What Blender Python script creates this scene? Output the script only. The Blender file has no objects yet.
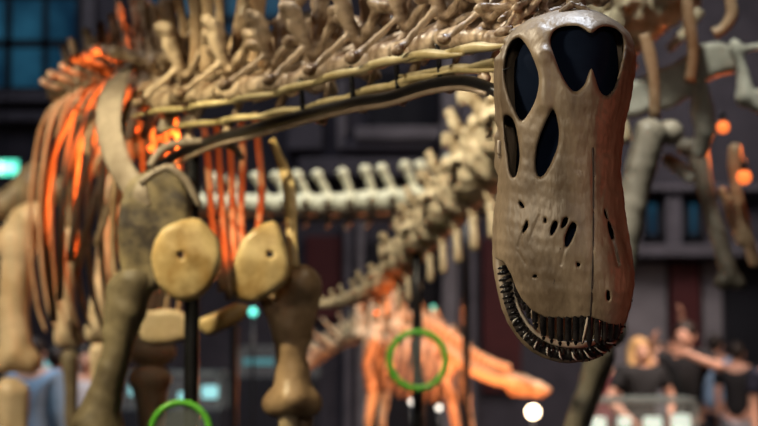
import bpy, bmesh, math, random
import numpy as np
from mathutils import Vector, Matrix
random.seed(7)
rng = np.random.RandomState(7)
SC = bpy.context.scene
COL = SC.collection

# ------------------------------------------------------------------ camera
FPX = 1790.0
CAM = Vector((0, 0, 1.55))
PITCH = math.radians(3.9)
FW = Vector((0, math.cos(PITCH), math.sin(PITCH)))
UP = Vector((0, -math.sin(PITCH), math.cos(PITCH)))
RT = Vector((1, 0, 0))

def P(px, py, D):
    return CAM + RT * ((px - 379) / FPX * D) + UP * (-(py - 213) / FPX * D) + FW * D

cd = bpy.data.cameras.new('camera'); cam = bpy.data.objects.new('camera', cd); COL.objects.link(cam)
cam.location = CAM; cam.rotation_euler = (math.radians(90) + PITCH, 0, 0)
cd.sensor_width = 36; cd.lens = 36 * FPX / 758
cd.dof.use_dof = True; cd.dof.focus_distance = 2.99; cd.dof.aperture_fstop = 4.0; cd.dof.aperture_blades = 0
cd.clip_end = 200
SC.camera = cam

# ------------------------------------------------------------------ materials
def mat(name, c1, c2=None, rough=.5, scale=8, bump=.0, bscale=30, metal=0, spec=.5, streak=None, contrast=(.35, .65)):
    m = bpy.data.materials.new(name); m.use_nodes = True
    nt = m.node_tree; N = nt.nodes; L = nt.links
    b = N['Principled BSDF']
    b.inputs['Roughness'].default_value = rough
    b.inputs['Metallic'].default_value = metal
    b.inputs['Specular IOR Level'].default_value = spec
    if c2 is None:
        c2 = tuple(min(1, c * 1.18) for c in c1)
    tc = N.new('ShaderNodeTexCoord'); mp = N.new('ShaderNodeMapping'); L.new(tc.outputs['Object'], mp.inputs[0])
    if streak: mp.inputs['Scale'].default_value = streak
    nz = N.new('ShaderNodeTexNoise'); nz.inputs['Scale'].default_value = scale; nz.inputs['Detail'].default_value = 6
    nz.inputs['Roughness'].default_value = .62
    L.new(mp.outputs[0], nz.inputs['Vector'])
    cr = N.new('ShaderNodeValToRGB'); L.new(nz.outputs['Fac'], cr.inputs[0])
    cr.color_ramp.elements[0].position = contrast[0]; cr.color_ramp.elements[0].color = (*c1, 1)
    cr.color_ramp.elements[1].position = contrast[1]; cr.color_ramp.elements[1].color = (*c2, 1)
    L.new(cr.outputs[0], b.inputs['Base Color'])
    if bump:
        n2 = N.new('ShaderNodeTexNoise'); n2.inputs['Scale'].default_value = bscale; n2.inputs['Detail'].default_value = 8
        L.new(mp.outputs[0], n2.inputs['Vector'])
        bp = N.new('ShaderNodeBump'); bp.inputs['Strength'].default_value = bump; bp.inputs['Distance'].default_value = .004
        L.new(n2.outputs['Fac'], bp.inputs['Height']); L.new(bp.outputs[0], b.inputs['Normal'])
    return m

def emit(name, c, s):
    m = bpy.data.materials.new(name); m.use_nodes = True
    b = m.node_tree.nodes['Principled BSDF']
    b.inputs['Base Color'].default_value = (*c, 1)
    b.inputs['Emission Color'].default_value = (*c, 1); b.inputs['Emission Strength'].default_value = s
    return m

def glassy(name, tint=(.8, .9, .9), alpha=.15, rough=.05):
    m = bpy.data.materials.new(name); m.use_nodes = True
    b = m.node_tree.nodes['Principled BSDF']
    b.inputs['Base Color'].default_value = (*tint, 1); b.inputs['Alpha'].default_value = alpha
    b.inputs['Roughness'].default_value = rough
    return m

M = dict(
    skull=mat('skull bone', (.11, .075, .045), (.31, .235, .155), .46, 8, .45, 60, streak=(1.7, 1.7, .5), contrast=(.34, .68)),
    lip=mat('pale jaw bone', (.42, .34, .25), (.58, .50, .40), .38, 14, .2, 60),
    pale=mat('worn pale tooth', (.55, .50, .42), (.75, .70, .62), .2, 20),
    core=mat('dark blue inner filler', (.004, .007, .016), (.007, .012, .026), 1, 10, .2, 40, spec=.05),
    tooth=mat('black fossil tooth', (.008, .007, .008), (.03, .026, .024), .14, 30, .1, 60),
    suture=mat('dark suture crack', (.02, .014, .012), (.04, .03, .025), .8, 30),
    wirem=mat('dark wire', (.02, .02, .02), (.04, .04, .04), .4, 10, metal=.6),
    neck=mat('tan neck bone', (.13, .065, .03), (.72, .56, .39), .36, 12, .5, 40, contrast=(.40, .58)),
    rib=mat('amber rib bone', (.34, .20, .10), (.56, .40, .25), .4, 7, .3, 40),
    strip=mat('yellow cervical rib bone', (.42, .32, .13), (.66, .55, .30), .4, 12, .3, 40),
    cora=mat('yellow shoulder plate bone', (.42, .25, .08), (.80, .60, .29), .36, 7, .4, 40, contrast=(.38, .6)),
    scap=mat('grey shoulder blade bone', (.24, .185, .135), (.50, .41, .32), .5, 7, .3, 40),
    glen=mat('olive dark bone', (.07, .055, .045), (.46, .36, .19), .5, 9, .4, 40),
    hum=mat('brown upper arm bone', (.17, .10, .05), (.52, .35, .20), .38, 5, .3, 30),
    humd=mat('mossy dark arm bone', (.07, .05, .03), (.24, .19, .11), .55, 7, .4, 30),
    leg=mat('sand coloured leg bone', (.46, .33, .18), (.68, .54, .35), .45, 6, .3, 30),
    rump=mat('grey green rump bone', (.42, .40, .33), (.70, .68, .58), .45, 8, .3, 30),
    thigh=mat('dark grey thigh bone', (.14, .12, .09), (.38, .33, .26), .45, 6, .3, 30),
    tail=mat('brown tail bone', (.24, .16, .08), (.72, .62, .44), .42, 10, .4, 30, contrast=(.36, .6)),
    ptail=mat('pale cream tail bone', (.52, .48, .34), (.76, .72, .56), .45, 10, .3, 30),
    steg=mat('tan armoured bone', (.26, .16, .08), (.66, .50, .34), .45, 9, .4, 30, contrast=(.4, .58)),
    black=mat('black steel', (.008, .008, .009), (.016, .016, .018), .35, 10, metal=.3),
    steel=mat('tan painted rail', (.30, .22, .15), (.42, .32, .23), .4, 14, metal=.2),
    green=mat('green rim', (.10, .42, .03), (.14, .55, .05), .35, 10),
    glass=glassy('clear glass', (.8, .9, .9), .06),
)

# ------------------------------------------------------------------ mesh helpers
def link_mesh(name, verts, faces, m, parent=None, smooth=True):
    me = bpy.data.meshes.new(name)
    me.from_pydata([tuple(v) for v in verts], [], [tuple(f) for f in faces]); me.update()
    if smooth: me.polygons.foreach_set('use_smooth', [True] * len(me.polygons))
    if m: me.materials.append(m)
    o = bpy.data.objects.new(name, me); COL.objects.link(o)
    if parent: o.parent = parent
    return o

def fast_mesh(name, V, F, m, parent=None):
    me = bpy.data.meshes.new(name)
    me.vertices.add(len(V)); me.vertices.foreach_set('co', V.astype(np.float32).ravel())
    me.loops.add(F.size); me.loops.foreach_set('vertex_index', F.astype(np.int32).ravel())
    me.polygons.add(len(F)); me.polygons.foreach_set('loop_start', np.arange(0, F.size, 4, dtype=np.int32))
    me.polygons.foreach_set('loop_total', np.full(len(F), 4, dtype=np.int32))
    me.polygons.foreach_set('use_smooth', np.ones(len(F), dtype=bool))
    me.update(calc_edges=True); me.validate()
    if m: me.materials.append(m)
    o = bpy.data.objects.new(name, me); COL.objects.link(o)
    if parent: o.parent = parent
    return o

def nets(F, org, h):
    """surface nets: volume of signed distances -> quads"""
    I = F < 0
    S = [I[a:I.shape[0] - 1 + a, b:I.shape[1] - 1 + b, c:I.shape[2] - 1 + c] for a in (0, 1) for b in (0, 1) for c in (0, 1)]
    cnt = sum(s.astype(np.int8) for s in S)
    act = np.argwhere((cnt > 0) & (cnt < 8))
    idx = -np.ones(cnt.shape, dtype=np.int64); idx[act[:, 0], act[:, 1], act[:, 2]] = np.arange(len(act))
    cor = np.array([(a, b, c) for a in (0, 1) for b in (0, 1) for c in (0, 1)])
    val = np.stack([F[act[:, 0] + c[0], act[:, 1] + c[1], act[:, 2] + c[2]] for c in cor], 1)
    pos = np.zeros((len(act), 3)); n = np.zeros(len(act))
    for i in range(8):
        for j in range(i + 1, 8):
            if np.abs(cor[i] - cor[j]).sum() != 1: continue
            a, b = val[:, i], val[:, j]
            cr = (a < 0) != (b < 0)
            t = np.where(cr, a / np.where(cr, a - b, 1), 0)
            pos += np.where(cr[:, None], cor[i] + t[:, None] * (cor[j] - cor[i]), 0); n += cr
    V = (act + pos / n[:, None]) * h + np.array(org)
    Q = []
    for ax in range(3):
        o1, o2 = [(1, 2), (2, 0), (0, 1)][ax]
        sl0 = [slice(None)] * 3; sl1 = [slice(None)] * 3
        sl0[ax] = slice(0, -1); sl1[ax] = slice(1, None)
        ch = np.argwhere(I[tuple(sl0)] != I[tuple(sl1)])
        ch = ch[(ch[:, o1] > 0) & (ch[:, o2] > 0) & (ch[:, o1] < F.shape[o1] - 1) & (ch[:, o2] < F.shape[o2] - 1)]
        d1 = np.zeros(3, int); d1[o1] = 1; d2 = np.zeros(3, int); d2[o2] = 1
        q = [idx[tuple((ch - e).T)] for e in (d1 + d2, d2, 0 * d1, d1)]
        q = np.stack(q, 1)
        ins = I[tuple(ch.T)]
        q[~ins] = q[~ins][:, ::-1]
        Q.append(q)
    return V, np.concatenate(Q)

def smin(a, b, k):
    if k <= 0: return np.minimum(a, b)
    h = np.clip(.5 + .5 * (b - a) / k, 0, 1)
    return b * (1 - h) + a * h - k * h * (1 - h)

def smax(a, b, k): return -smin(-a, -b, k)

def sd_cap(X, a, b, ra, rb):
    a = np.array(a, float); b = np.array(b, float); ab = b - a
    d = X - a
    t = np.clip((d @ ab) / max(1e-12, ab @ ab), 0, 1)
    return np.linalg.norm(d - t[..., None] * ab, axis=-1) - (ra + (rb - ra) * t)

def sd_ell(X, c, r):
    q = (X - np.array(c, float)) / np.array(r, float)
    l = np.linalg.norm(q, axis=-1)
    return (l - 1) * min(r)

def wob(X, amp, freq, seed=0):
    r = np.random.RandomState(seed); o = 0
    for i in range(5):
        d = r.normal(size=3); d /= np.linalg.norm(d)
        d2 = r.normal(size=3); d2 /= np.linalg.norm(d2)
        f = freq * (1 + .7 * i)
        o = o + np.sin(X @ d * f + r.rand() * 6) * np.cos(X @ d2 * f * .8 + r.rand() * 6) / (1 + .5 * i)
    return o * amp

def sdf_mesh(name, prims, k, h, m, parent=None, wamp=0, wfreq=40, seed=0, nchain=0):
    """prims: ('c',a,b,ra,rb) capsule, ('e',centre,radii) ellipsoid, a leading '-' carves"""
    lo = np.full(3, 1e9); hi = -lo
    for p in prims:
        if p[0] == 'c':
            for q, r in ((p[1], p[3]), (p[2], p[4])):
                lo = np.minimum(lo, np.array(q) - r); hi = np.maximum(hi, np.array(q) + r)
        elif p[0] == 'e':
            lo = np.minimum(lo, np.array(p[1]) - np.array(p[2])); hi = np.maximum(hi, np.array(p[1]) + np.array(p[2]))
    pd = k * .5 + abs(wamp) * 2 + 2 * h
    lo -= pd; hi += pd
    n = np.ceil((hi - lo) / h).astype(int) + 1
    g = np.stack(np.meshgrid(*[lo[i] + np.arange(n[i]) * h for i in range(3)], indexing='ij'), -1)
    F = None; cuts = []
    for ip, p in enumerate(prims):
        if p[0][0] == '-': cuts.append(p); continue
        d = sd_cap(g, *p[1:]) if p[0] == 'c' else sd_ell(g, *p[1:])
        F = d if F is None else smin(F, d, k * .25 if ip < nchain else k)
    for p in cuts:
        d = sd_cap(g, *p[1:]) if p[0] == '-c' else sd_ell(g, *p[1:])
        F = smax(F, -d, k * .5)
    if wamp: F = F + wob(g, wamp, wfreq, seed)
    V, Q = nets(F, lo, h)
    return fast_mesh(name, V, Q, m, parent)

def spline(pts, n):
    pts = [np.array(p, float) for p in pts]
    P_ = [2 * pts[0] - pts[1]] + pts + [2 * pts[-1] - pts[-2]]
    out = []
    for i in range(1, len(P_) - 2):
        for j in range(n):
            t = j / n
            a, b, c, d = P_[i - 1], P_[i], P_[i + 1], P_[i + 2]
            out.append(.5 * (2 * b + (c - a) * t + (2 * a - 5 * b + 4 * c - d) * t * t + (3 * b - a - 3 * c + d) * t ** 3))
    out.append(pts[-1]); return out

def tube_data(pts, nseg=5, ns=10, flat=1.0, upv=None, cap=True):
    """pts rows: x,y,z,r ; flat squashes the section along the 'upv' direction"""
    s = spline(pts, nseg); V = []; Fc = []
    n = len(s); upv = Vector(upv) if upv is not None else Vector((0, 0, 1))
    prev = None
    for i, p in enumerate(s):
        c = Vector(p[:3]); r = max(p[3], 1e-5)
        t = (Vector(s[min(i + 1, n - 1)][:3]) - Vector(s[max(i - 1, 0)][:3])).normalized()
        u = upv - t * upv.dot(t)
        if u.length < .15: u = (prev - t * prev.dot(t)) if prev is not None else t.orthogonal()
        u.normalize(); prev = u; v = t.cross(u)
        for j in range(ns):
            a = 2 * math.pi * j / ns
            V.append(c + v * (r * math.cos(a)) + u * (r * flat * math.sin(a)))
    for i in range(n - 1):
        for j in range(ns):
            k = (j + 1) % ns
            Fc.append((i * ns + j, i * ns + k, (i + 1) * ns + k, (i + 1) * ns + j))
    if cap:
        Fc.append(tuple(range(ns))[::-1]); Fc.append(tuple((n - 1) * ns + j for j in range(ns)))
    return V, Fc

def tube(name, pts, m, parent=None, nseg=5, ns=10, flat=1.0, upv=None):
    V, Fc = tube_data(pts, nseg, ns, flat, upv)
    return link_mesh(name, V, Fc, m, parent)

def rp(px, py, D, rpx):                  # picture point, distance and radius in picture units -> x,y,z,r
    p = P(px, py, D); return (p.x, p.y, p.z, rpx * D / FPX)

def box(name, lo, hi, m, parent=None, bev=0.0):
    bm = bmesh.new(); bmesh.ops.create_cube(bm, size=1)
    for v in bm.verts:
        v.co = Vector([lo[i] + (v.co[i] + .5) * (hi[i] - lo[i]) for i in range(3)])
    if bev: bmesh.ops.bevel(bm, geom=bm.edges[:], offset=bev, segments=2, affect='EDGES', profile=.6)
    me = bpy.data.meshes.new(name); bm.to_mesh(me); bm.free(); me.materials.append(m)
    o = bpy.data.objects.new(name, me); COL.objects.link(o)
    if parent: o.parent = parent
    return o

def multibox(name, boxes, m, parent=None):
    V = []; Fc = []
    for lo, hi in boxes:
        b = len(V)
        for x in (lo[0], hi[0]):
            for y in (lo[1], hi[1]):
                for z in (lo[2], hi[2]): V.append((x, y, z))
        Fc += [tuple(b + i for i in f) for f in ((0, 1, 3, 2), (4, 6, 7, 5), (0, 4, 5, 1), (2, 3, 7, 6), (0, 2, 6, 4), (1, 5, 7, 3))]
    return link_mesh(name, V, Fc, m, parent, smooth=False)

def thing(name, label, cat, loc=(0, 0, 0), group=None):
    o = bpy.data.objects.new(name, None); COL.objects.link(o); o.location = loc
    o['label'] = label; o['category'] = cat
    if group: o['group'] = group
    return o

def tag(o, label, cat, group=None):
    o['label'] = label; o['category'] = cat
    if group: o['group'] = group
    return o

def struct(o): o['kind'] = 'structure'; return o

def adopt(root, loc):
    """move the empty's origin to loc while its children keep their places"""
    d = Vector(loc) - root.location
    root.location = loc
    for c in root.children: c.location = Vector(c.location) - d

def frame(fwd, up=(0, 0, 1)):
    x = Vector(fwd).normalized(); y = Vector(up).cross(x).normalized(); z = x.cross(y)
    return Matrix((x, y, z)).transposed()

def place(src, loc, rot3, sc, parent, first):
    o = src if first else src.copy()
    if not first: COL.objects.link(o)
    o.parent = parent
    s = sc if hasattr(sc, '__len__') else (sc,) * 3
    o.matrix_basis = Matrix.Translation(loc) @ rot3.to_4x4() @ Matrix.Diagonal((*s, 1))
    return o

# ================================================================== SKULL
FRONT = thing('sauropod_skeleton', 'large long-necked dinosaur skeleton whose skull hangs sharp and close in the foreground', 'dinosaur skeleton')
S0 = 3.07 / FPX
c0 = P(562, 190, 3.07)
ray = (c0 - CAM).normalized(); ex = ray.cross(UP).normalized(); ez = ex.cross(ray)
SKR = Matrix((ex, ray, ez)).transposed()
SKM = Matrix.Translation(c0) @ SKR.to_4x4() @ Matrix.Scale(S0, 4)
def bake(o):
    """apply the skull's own frame to a mesh built in picture units around the skull centre"""
    o.data.transform(SKM); o.data.update(); return o

rows = np.array([(6, 566, 586), (8.5, 555, 594), (12, 543, 602), (17, 530, 610), (25, 517, 621), (34, 510, 629), (46, 504, 633), (60, 498, 634.5),
                 (75, 497, 634.5), (100, 498, 630), (125, 500, 624), (150, 500, 621), (180, 498, 621), (210, 494, 624.5), (240, 492, 629),
                 (260, 495, 632), (280, 501, 633), (300, 509, 631), (315, 517, 627), (335, 530, 619)], float)
PHI = math.radians(28)
ss = np.arange(0, 345, 1.0)
def smooth1(a, n=4):
    k = np.exp(-np.linspace(-2, 2, 2 * n + 1) ** 2); k /= k.sum()
    return np.convolve(np.pad(a, n, mode='edge'), k, 'valid')
Ls = smooth1(np.interp(ss, rows[:, 0], rows[:, 1])); Rs = smooth1(np.interp(ss, rows[:, 0], rows[:, 2]))
ratio = np.interp(ss, [0, 40, 120, 220, 300, 340], [.8, .82, .72, .66, .56, .5])
yf = smooth1(np.interp(ss, [5, 11, 19, 34, 60, 100, 150, 200, 250, 290, 315, 340], [22, -2, -20, -40, -52, -52, -46, -44, -50, -50, -43, -28]), 8)
PE = 2.5; QE = PE / (PE - 1)
HW = (Rs - Ls) / 2
Wl = HW / ((math.cos(PHI)) ** QE + (ratio * math.sin(PHI)) ** QE) ** (1 / QE)
Hl = Wl * ratio
CX = (Rs + Ls) / 2 - 562
CY = yf + Hl

def sd_poly(px, py, poly):
    """signed distance to polygon, vectorised"""
    d = np.full(px.shape, 1e18); s = np.ones(px.shape)
    n = len(poly)
    for i in range(n):
        ax, ay = poly[i]; bx, by = poly[i - 1]
        ex_, ey_ = bx - ax, by - ay; wx, wy = px - ax, py - ay
        t = np.clip((wx * ex_ + wy * ey_) / (ex_ * ex_ + ey_ * ey_ + 1e-9), 0, 1)
        d = np.minimum(d, (wx - ex_ * t) ** 2 + (wy - ey_ * t) ** 2)
        c1 = py >= ay; c2 = py < by; c3 = ex_ * wy > ey_ * wx
        fl = (c1 & c2 & c3) | (~c1 & ~c2 & ~c3)
        s = np.where(fl, -s, s)
    return s * np.sqrt(d)

def closed(poly, n=5):
    p = [np.array(q, float) for q in poly]; out = []
    m_ = len(p)
    for i in range(m_):
        a, b, c, d = p[i - 1], p[i], p[(i + 1) % m_], p[(i + 2) % m_]
        for j in range(n):
            t = j / n
            out.append(tuple(.5 * (2 * b + (c - a) * t + (2 * a - 5 * b + 4 * c - d) * t * t + (3 * b - a - 3 * c + d) * t ** 3)))
    return out

nares = closed([(553, 36), (560, 31), (570, 29.5), (580, 31), (590, 38), (598, 32), (607, 30), (616, 33), (621.5, 42), (621, 56), (617, 74), (611, 91), (604, 98),
                (598, 92), (594, 80), (590.5, 72), (587, 78), (583, 88), (576, 94), (570, 91), (562, 78), (555, 60), (551, 46)], 4)
orbit = closed([(520, 39), (527, 48), (533, 60), (539, 78), (538, 94), (533, 108), (523, 121), (516, 110), (510, 94), (506, 75), (507.5, 55), (512, 43)])
antorb = closed([(554, 112), (558.5, 128), (558, 145), (552, 162), (544, 175), (539, 176), (536.5, 166), (538, 148), (543, 132), (549, 119)])
infrat = closed([(505, 118), (511, 117), (516, 126), (519.5, 145), (520, 162), (516, 177), (511, 172), (508.5, 155), (506, 136)])
pits = [closed([(563.5, 218), (568, 217), (566, 224), (561, 227)]),
        closed([(555, 220), (558, 223), (555, 231), (551.5, 234), (551, 228)]),
        closed([(571, 222), (576, 224), (574, 233), (569, 243), (565.5, 245), (565, 236)]),
        closed([(521, 201), (525, 206), (524, 208), (520, 204)]), closed([(528, 220), (528.5, 226), (524.5, 232), (524, 228)]),
        closed([(546, 216), (547, 221), (544.5, 222)]),
        closed([(577, 260), (580, 262), (578, 264.5), (576, 263)]), closed([(535, 273), (538, 273.5), (537, 276), (534, 275.5)]),
        closed([(606, 220), (609, 224), (612, 234), (610, 238), (607, 230)]), closed([(603, 208), (605, 214), (606, 219), (603, 214)]),
        closed([(605, 287), (608, 289), (608, 296), (605, 296)])]
lipx = np.array([480, 505, 512.7, 515.7, 523, 532.5, 546, 567.6, 589, 600, 607, 621, 640])
lipy = np.array([255, 262, 276, 286, 299, 309, 315.5, 315.5, 313.5, 317, 320.5, 323.5, 318])

def body_sdf(X, Y, S, inset=0):
    i = np.clip(S, 0, 343)
    cx = np.interp(i, ss, CX); cy = np.interp(i, ss, CY); w = np.interp(i, ss, Wl) - inset; h = np.interp(i, ss, Hl) - inset
    w = np.maximum(w, 1.5); h = np.maximum(h, 1.5)
    a = X - cx; b = Y - cy
    u = a * math.cos(PHI) - b * math.sin(PHI)
    v = a * math.sin(PHI) + b * math.cos(PHI)
    q = (np.abs(u / w) ** PE + np.abs(v / h) ** PE) ** (1 / PE)
    return (q - 1) * np.minimum(w, h)

hh = 1.25
gx = np.arange(-84, 84, hh); gy = np.arange(-68, 84, hh); gs = np.arange(-6, 332, hh)
X2, S2 = np.meshgrid(gx, gs, indexing='ij')
holes = [(sd_poly(X2 + 562, S2, p), d, k) for p, d, k in ((nares, 999, 6), (orbit, 999, 6), (antorb, 999, 5), (infrat, 999, 4))]
X3 = X2[:, None, :]; S3 = S2[:, None, :]; Y3 = gy[None, :, None]
X3, Y3, S3 = np.broadcast_arrays(X3, Y3, S3)
B = body_sdf(X3, Y3, S3)
G = np.stack([X3, Y3, S3], -1)
# raised brow rims, cheek bar, nasal ridge, squamosal layers and the crest knob behind
def capS(a, b, ra, rb):
    return sd_cap(G, (a[0] - 562, a[2], a[1]), (b[0] - 562, b[2], b[1]), ra, rb)
adds = [capS((541, 34, -22), (545, 60, -42), 5, 6.5), capS((545, 60, -42), (547, 105, -46), 7, 5), capS((590, 72, -52), (592, 150, -46), 5, 3),
        capS((500, 60, 12), (501, 120, 6), 5, 5), capS((500, 138, 8), (500, 164, 10), 5.5, 5),
        
        ]
for a in adds: B = smin(B, a, 9)
for a in (capS((508, 40, 16), (530, 20, 22), 5, 4), capS((504, 48, 22), (519, 29, 30), 4.5, 4), capS((512, 30, 30), (533, 17, 36), 4, 3.5)):
    B = smin(B, a, 2.5)
del adds
# faint plate relief
B = B + wob(G, .5, .055, 3) + wob(G, .22, .2, 5)
lip = np.interp(X3 + 562, lipx, lipy) - 0.0
inner = body_sdf(X3, Y3, S3, 9)
inner = smax(inner, 19 - S3, 4)
B = smax(B, -inner, 2)
front = Y3 < 30
for H2, d, k in holes:
    hd = H2[:, None, :] + np.where(Y3 > 18, (Y3 - 18) * 2.0, 0)
    B = smax(B, -hd, k)
# the same eye and cheek openings mirrored on the hidden side
def mirror(H):
    return None
for p in pits:
    hd = sd_poly(X2 + 562, S2, p)[:, None, :] + np.where(Y3 > 0, Y3, 0)
    B = smax(B, -np.maximum(hd, -(body_sdf(X3, Y3, S3, 0) + 14.0)), 1.2)
# grooves running from the foramina
sh = body_sdf(X3, Y3, S3, 0)
for a, b, r in (((524, 232), (519, 246), 1.3), ((610, 238), (616, 262), 1.6), ((565, 245), (561, 262), 1.2), ((592, 150), (592, 240), .8), ((592, 240), (590, 312), .8),
                ((526, 262), (518, 250), 1.0), ((530, 240), (540, 215), .8)):
    ax, ay = a; bx, by = b
    t = np.clip(((X2 + 562 - ax) * (bx - ax) + (S2 - ay) * (by - ay)) / ((bx - ax) ** 2 + (by - ay) ** 2), 0, 1)
    dd = np.sqrt((X2 + 562 - ax - t * (bx - ax)) ** 2 + (S2 - ay - t * (by - ay)) ** 2)[:, None, :]
    B = smax(B, -np.where(Y3 < 0, np.sqrt(dd ** 2 + sh ** 2) - r, 9), 1.5)
B = smax(B, S3 - lip, 2.0)
V, Q = nets(B, (gx[0], gy[0], gs[0]), hh)
V = V.copy(); V[:, 2] = 190 - V[:, 2]
Q = Q[:, ::-1]
skull = bake(fast_mesh('skull', V, Q, M['skull'], FRONT)); skull['label'] = 'long brown sauropod skull with heart shaped nostril opening'
# added core that makes the skull openings read dark
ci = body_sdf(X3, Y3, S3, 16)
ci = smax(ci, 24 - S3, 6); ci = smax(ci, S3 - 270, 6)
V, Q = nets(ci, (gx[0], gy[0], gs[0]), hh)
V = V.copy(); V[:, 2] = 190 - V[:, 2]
o = bake(fast_mesh('inner_filler', V, Q[:, ::-1], M['core'], skull)); o['label'] = 'dark blue filler seen through the skull openings'  # filler is an added core that darkens the openings
del G, B, sh, ci, inner, lip

def surf_y(px, s, inset=0):
    """depth of the front skull surface at a picture point"""
    ys = np.arange(-70, 70, .5)
    d = body_sdf(np.full(ys.shape, px - 562.), ys, np.full(ys.shape, float(s)), inset)
    k = np.argmax(d < 0)
    return ys[k] if d[k] < 0 else 10.0

def sk(px, s, y): return (px - 562, y, 190 - s)

# suture cracks (half sunk dark seams)
for seam, r in (([(590, 118), (591.5, 140), (592.2, 170), (592.2, 200), (592, 230), (591.5, 260), (590.5, 290), (589.5, 312)], .7),
                ([(561, 246), (557, 268), (552, 290), (547.5, 313)], .5)):
    pts = [(*sk(x, s, surf_y(x, s) + .8), r) for x, s in seam]
    bake(tube('suture', pts, M['suture'], skull, 5, 6))

# top crest knob
o = sdf_mesh('crest_knob', [('c', sk(562, 11, 2), sk(571, 5, 4), 3, 3.5), ('c', sk(571, 5, 4), sk(583, 8, 4), 3.2, 2.6), ('c', sk(583, 8, 4), sk(592, 14, 2), 2.6, 2.5),
                            ('c', sk(566, 9, 12), sk(580, 6, 14), 4, 4), ('-e', sk(574, 7.5, -1), (3, 4, 1.2))], 2, .8, M['skull'], skull, .3, .6)
bake(o)

# lower jaw -------------------------------------------------------------
jw = [(504, 205, 36, 10), (501, 230, 30, 9), (501, 255, 22, 9), (503.5, 278, 14, 8.5), (508.5, 300, 8, 8.5), (516, 320, 6, 8.5), (528, 337, 6, 8.5), (543, 348.5, 8, 8.5),
      (560, 354, 10, 8.5), (578, 355, 12, 8), (594, 352, 16, 7.5), (606, 344, 20, 7), (615, 330, 26, 7), (621, 305, 34, 7), (622, 270, 42, 8), (618, 230, 46, 9)]
sp = spline([(*sk(x, s, y), r) for x, s, y, r in jw], 4)
pr = [('c', a[:3], b[:3], a[3], b[3]) for a, b in zip(sp[:-1], sp[1:])]
pr += [('c', sk(510, 235, 40), sk(606, 235, 48), 6, 6)]
pr += [('e', sk(566, 322, 34), (40, 5, 24))]
jaw = bake(sdf_mesh('lower_jaw', pr, 3, 1.3, M['skull'], skull, .35, .12))
lipp = [(513.5, 284, 6, 1.8), (516, 300, 0, 2.0), (522, 315, -2, 2.3), (532, 329, -2, 2.6), (546, 339, 0, 3.0), (562, 344.5, 2, 3.2), (580, 345.5, 4, 3.2), (594, 342.5, 8, 2.8), (604, 336, 12, 2.2)]
o = bake(tube('gum_ridge', [(*sk(x, s, y), r) for x, s, y, r in lipp], M['lip'], skull, 6, 10)); o['label'] = 'pale smooth inner rim of the lower jaw'
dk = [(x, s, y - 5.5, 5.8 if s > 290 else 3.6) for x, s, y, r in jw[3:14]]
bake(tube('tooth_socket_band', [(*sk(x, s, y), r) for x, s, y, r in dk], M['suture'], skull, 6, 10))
# lower teeth: curved stubs round the outer rim
path = spline([(x, s, y) for x, s, y, r in jw[2:14]], 14)
acc = [0]
for a, b in zip(path[:-1], path[1:]): acc.append(acc[-1] + np.linalg.norm((b - a)[:2]))
tot = acc[-1]; nt = 36
for i in range(nt):
    d = tot * (.05 + .93 * i / (nt - 1)); j = min(np.searchsorted(acc, d), len(path) - 2)
    p = path[j]; t = path[j + 1] - path[j - 1] if j else path[1] - path[0]
    t = t[:2] / np.linalg.norm(t[:2]); nrm = np.array([-t[1], t[0]])      # towards outside
    if nrm @ (np.array([p[0], p[1]]) - np.array([562, 290])) < 0: nrm = -nrm
    f = i / (nt - 1)
    fan = max(0, (f - .55) / .45)
    L = 8 + 3.5 * math.exp(-((f - .55) / .22) ** 2) + 3 * fan
    slant = -t * 0 + t * (2.5 + 7 * fan)
    q = 1 + fan * 1.0; w_ = rng.uniform(.85, 1.1)
    a = (*sk(p[0] - nrm[0] * 6.5, p[1] - nrm[1] * 6.5, p[2] - 7), 1.8 * w_)
    b = (*sk(p[0] - nrm[0] * 1 + slant[0] * .5, p[1] - nrm[1] * 1 + slant[1] * .5, p[2] - 11), 2.5 * w_)
    c = (*sk(p[0] + nrm[0] * 5.2 * q * w_ + slant[0], p[1] + nrm[1] * 5.2 * q * w_ + slant[1], p[2] - 9), .9)
    bake(tube('lower_tooth', [a, b, c], M['tooth'], skull, 4, 8))
# glints between the front lower teeth, painted as pale slivers
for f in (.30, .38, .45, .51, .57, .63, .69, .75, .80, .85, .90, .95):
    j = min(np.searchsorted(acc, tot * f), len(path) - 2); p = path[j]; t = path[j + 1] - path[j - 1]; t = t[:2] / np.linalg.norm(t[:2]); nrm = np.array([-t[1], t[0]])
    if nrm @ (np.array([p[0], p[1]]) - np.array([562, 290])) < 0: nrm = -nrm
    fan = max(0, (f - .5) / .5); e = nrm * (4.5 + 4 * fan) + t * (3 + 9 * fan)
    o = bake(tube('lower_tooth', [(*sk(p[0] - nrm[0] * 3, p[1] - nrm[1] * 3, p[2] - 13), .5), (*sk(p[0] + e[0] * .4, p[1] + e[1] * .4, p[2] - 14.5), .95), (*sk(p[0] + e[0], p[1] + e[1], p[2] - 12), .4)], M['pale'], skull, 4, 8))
    o['label'] = 'thin pale worn lower tooth'  # painted glint, not a worn tooth
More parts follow.
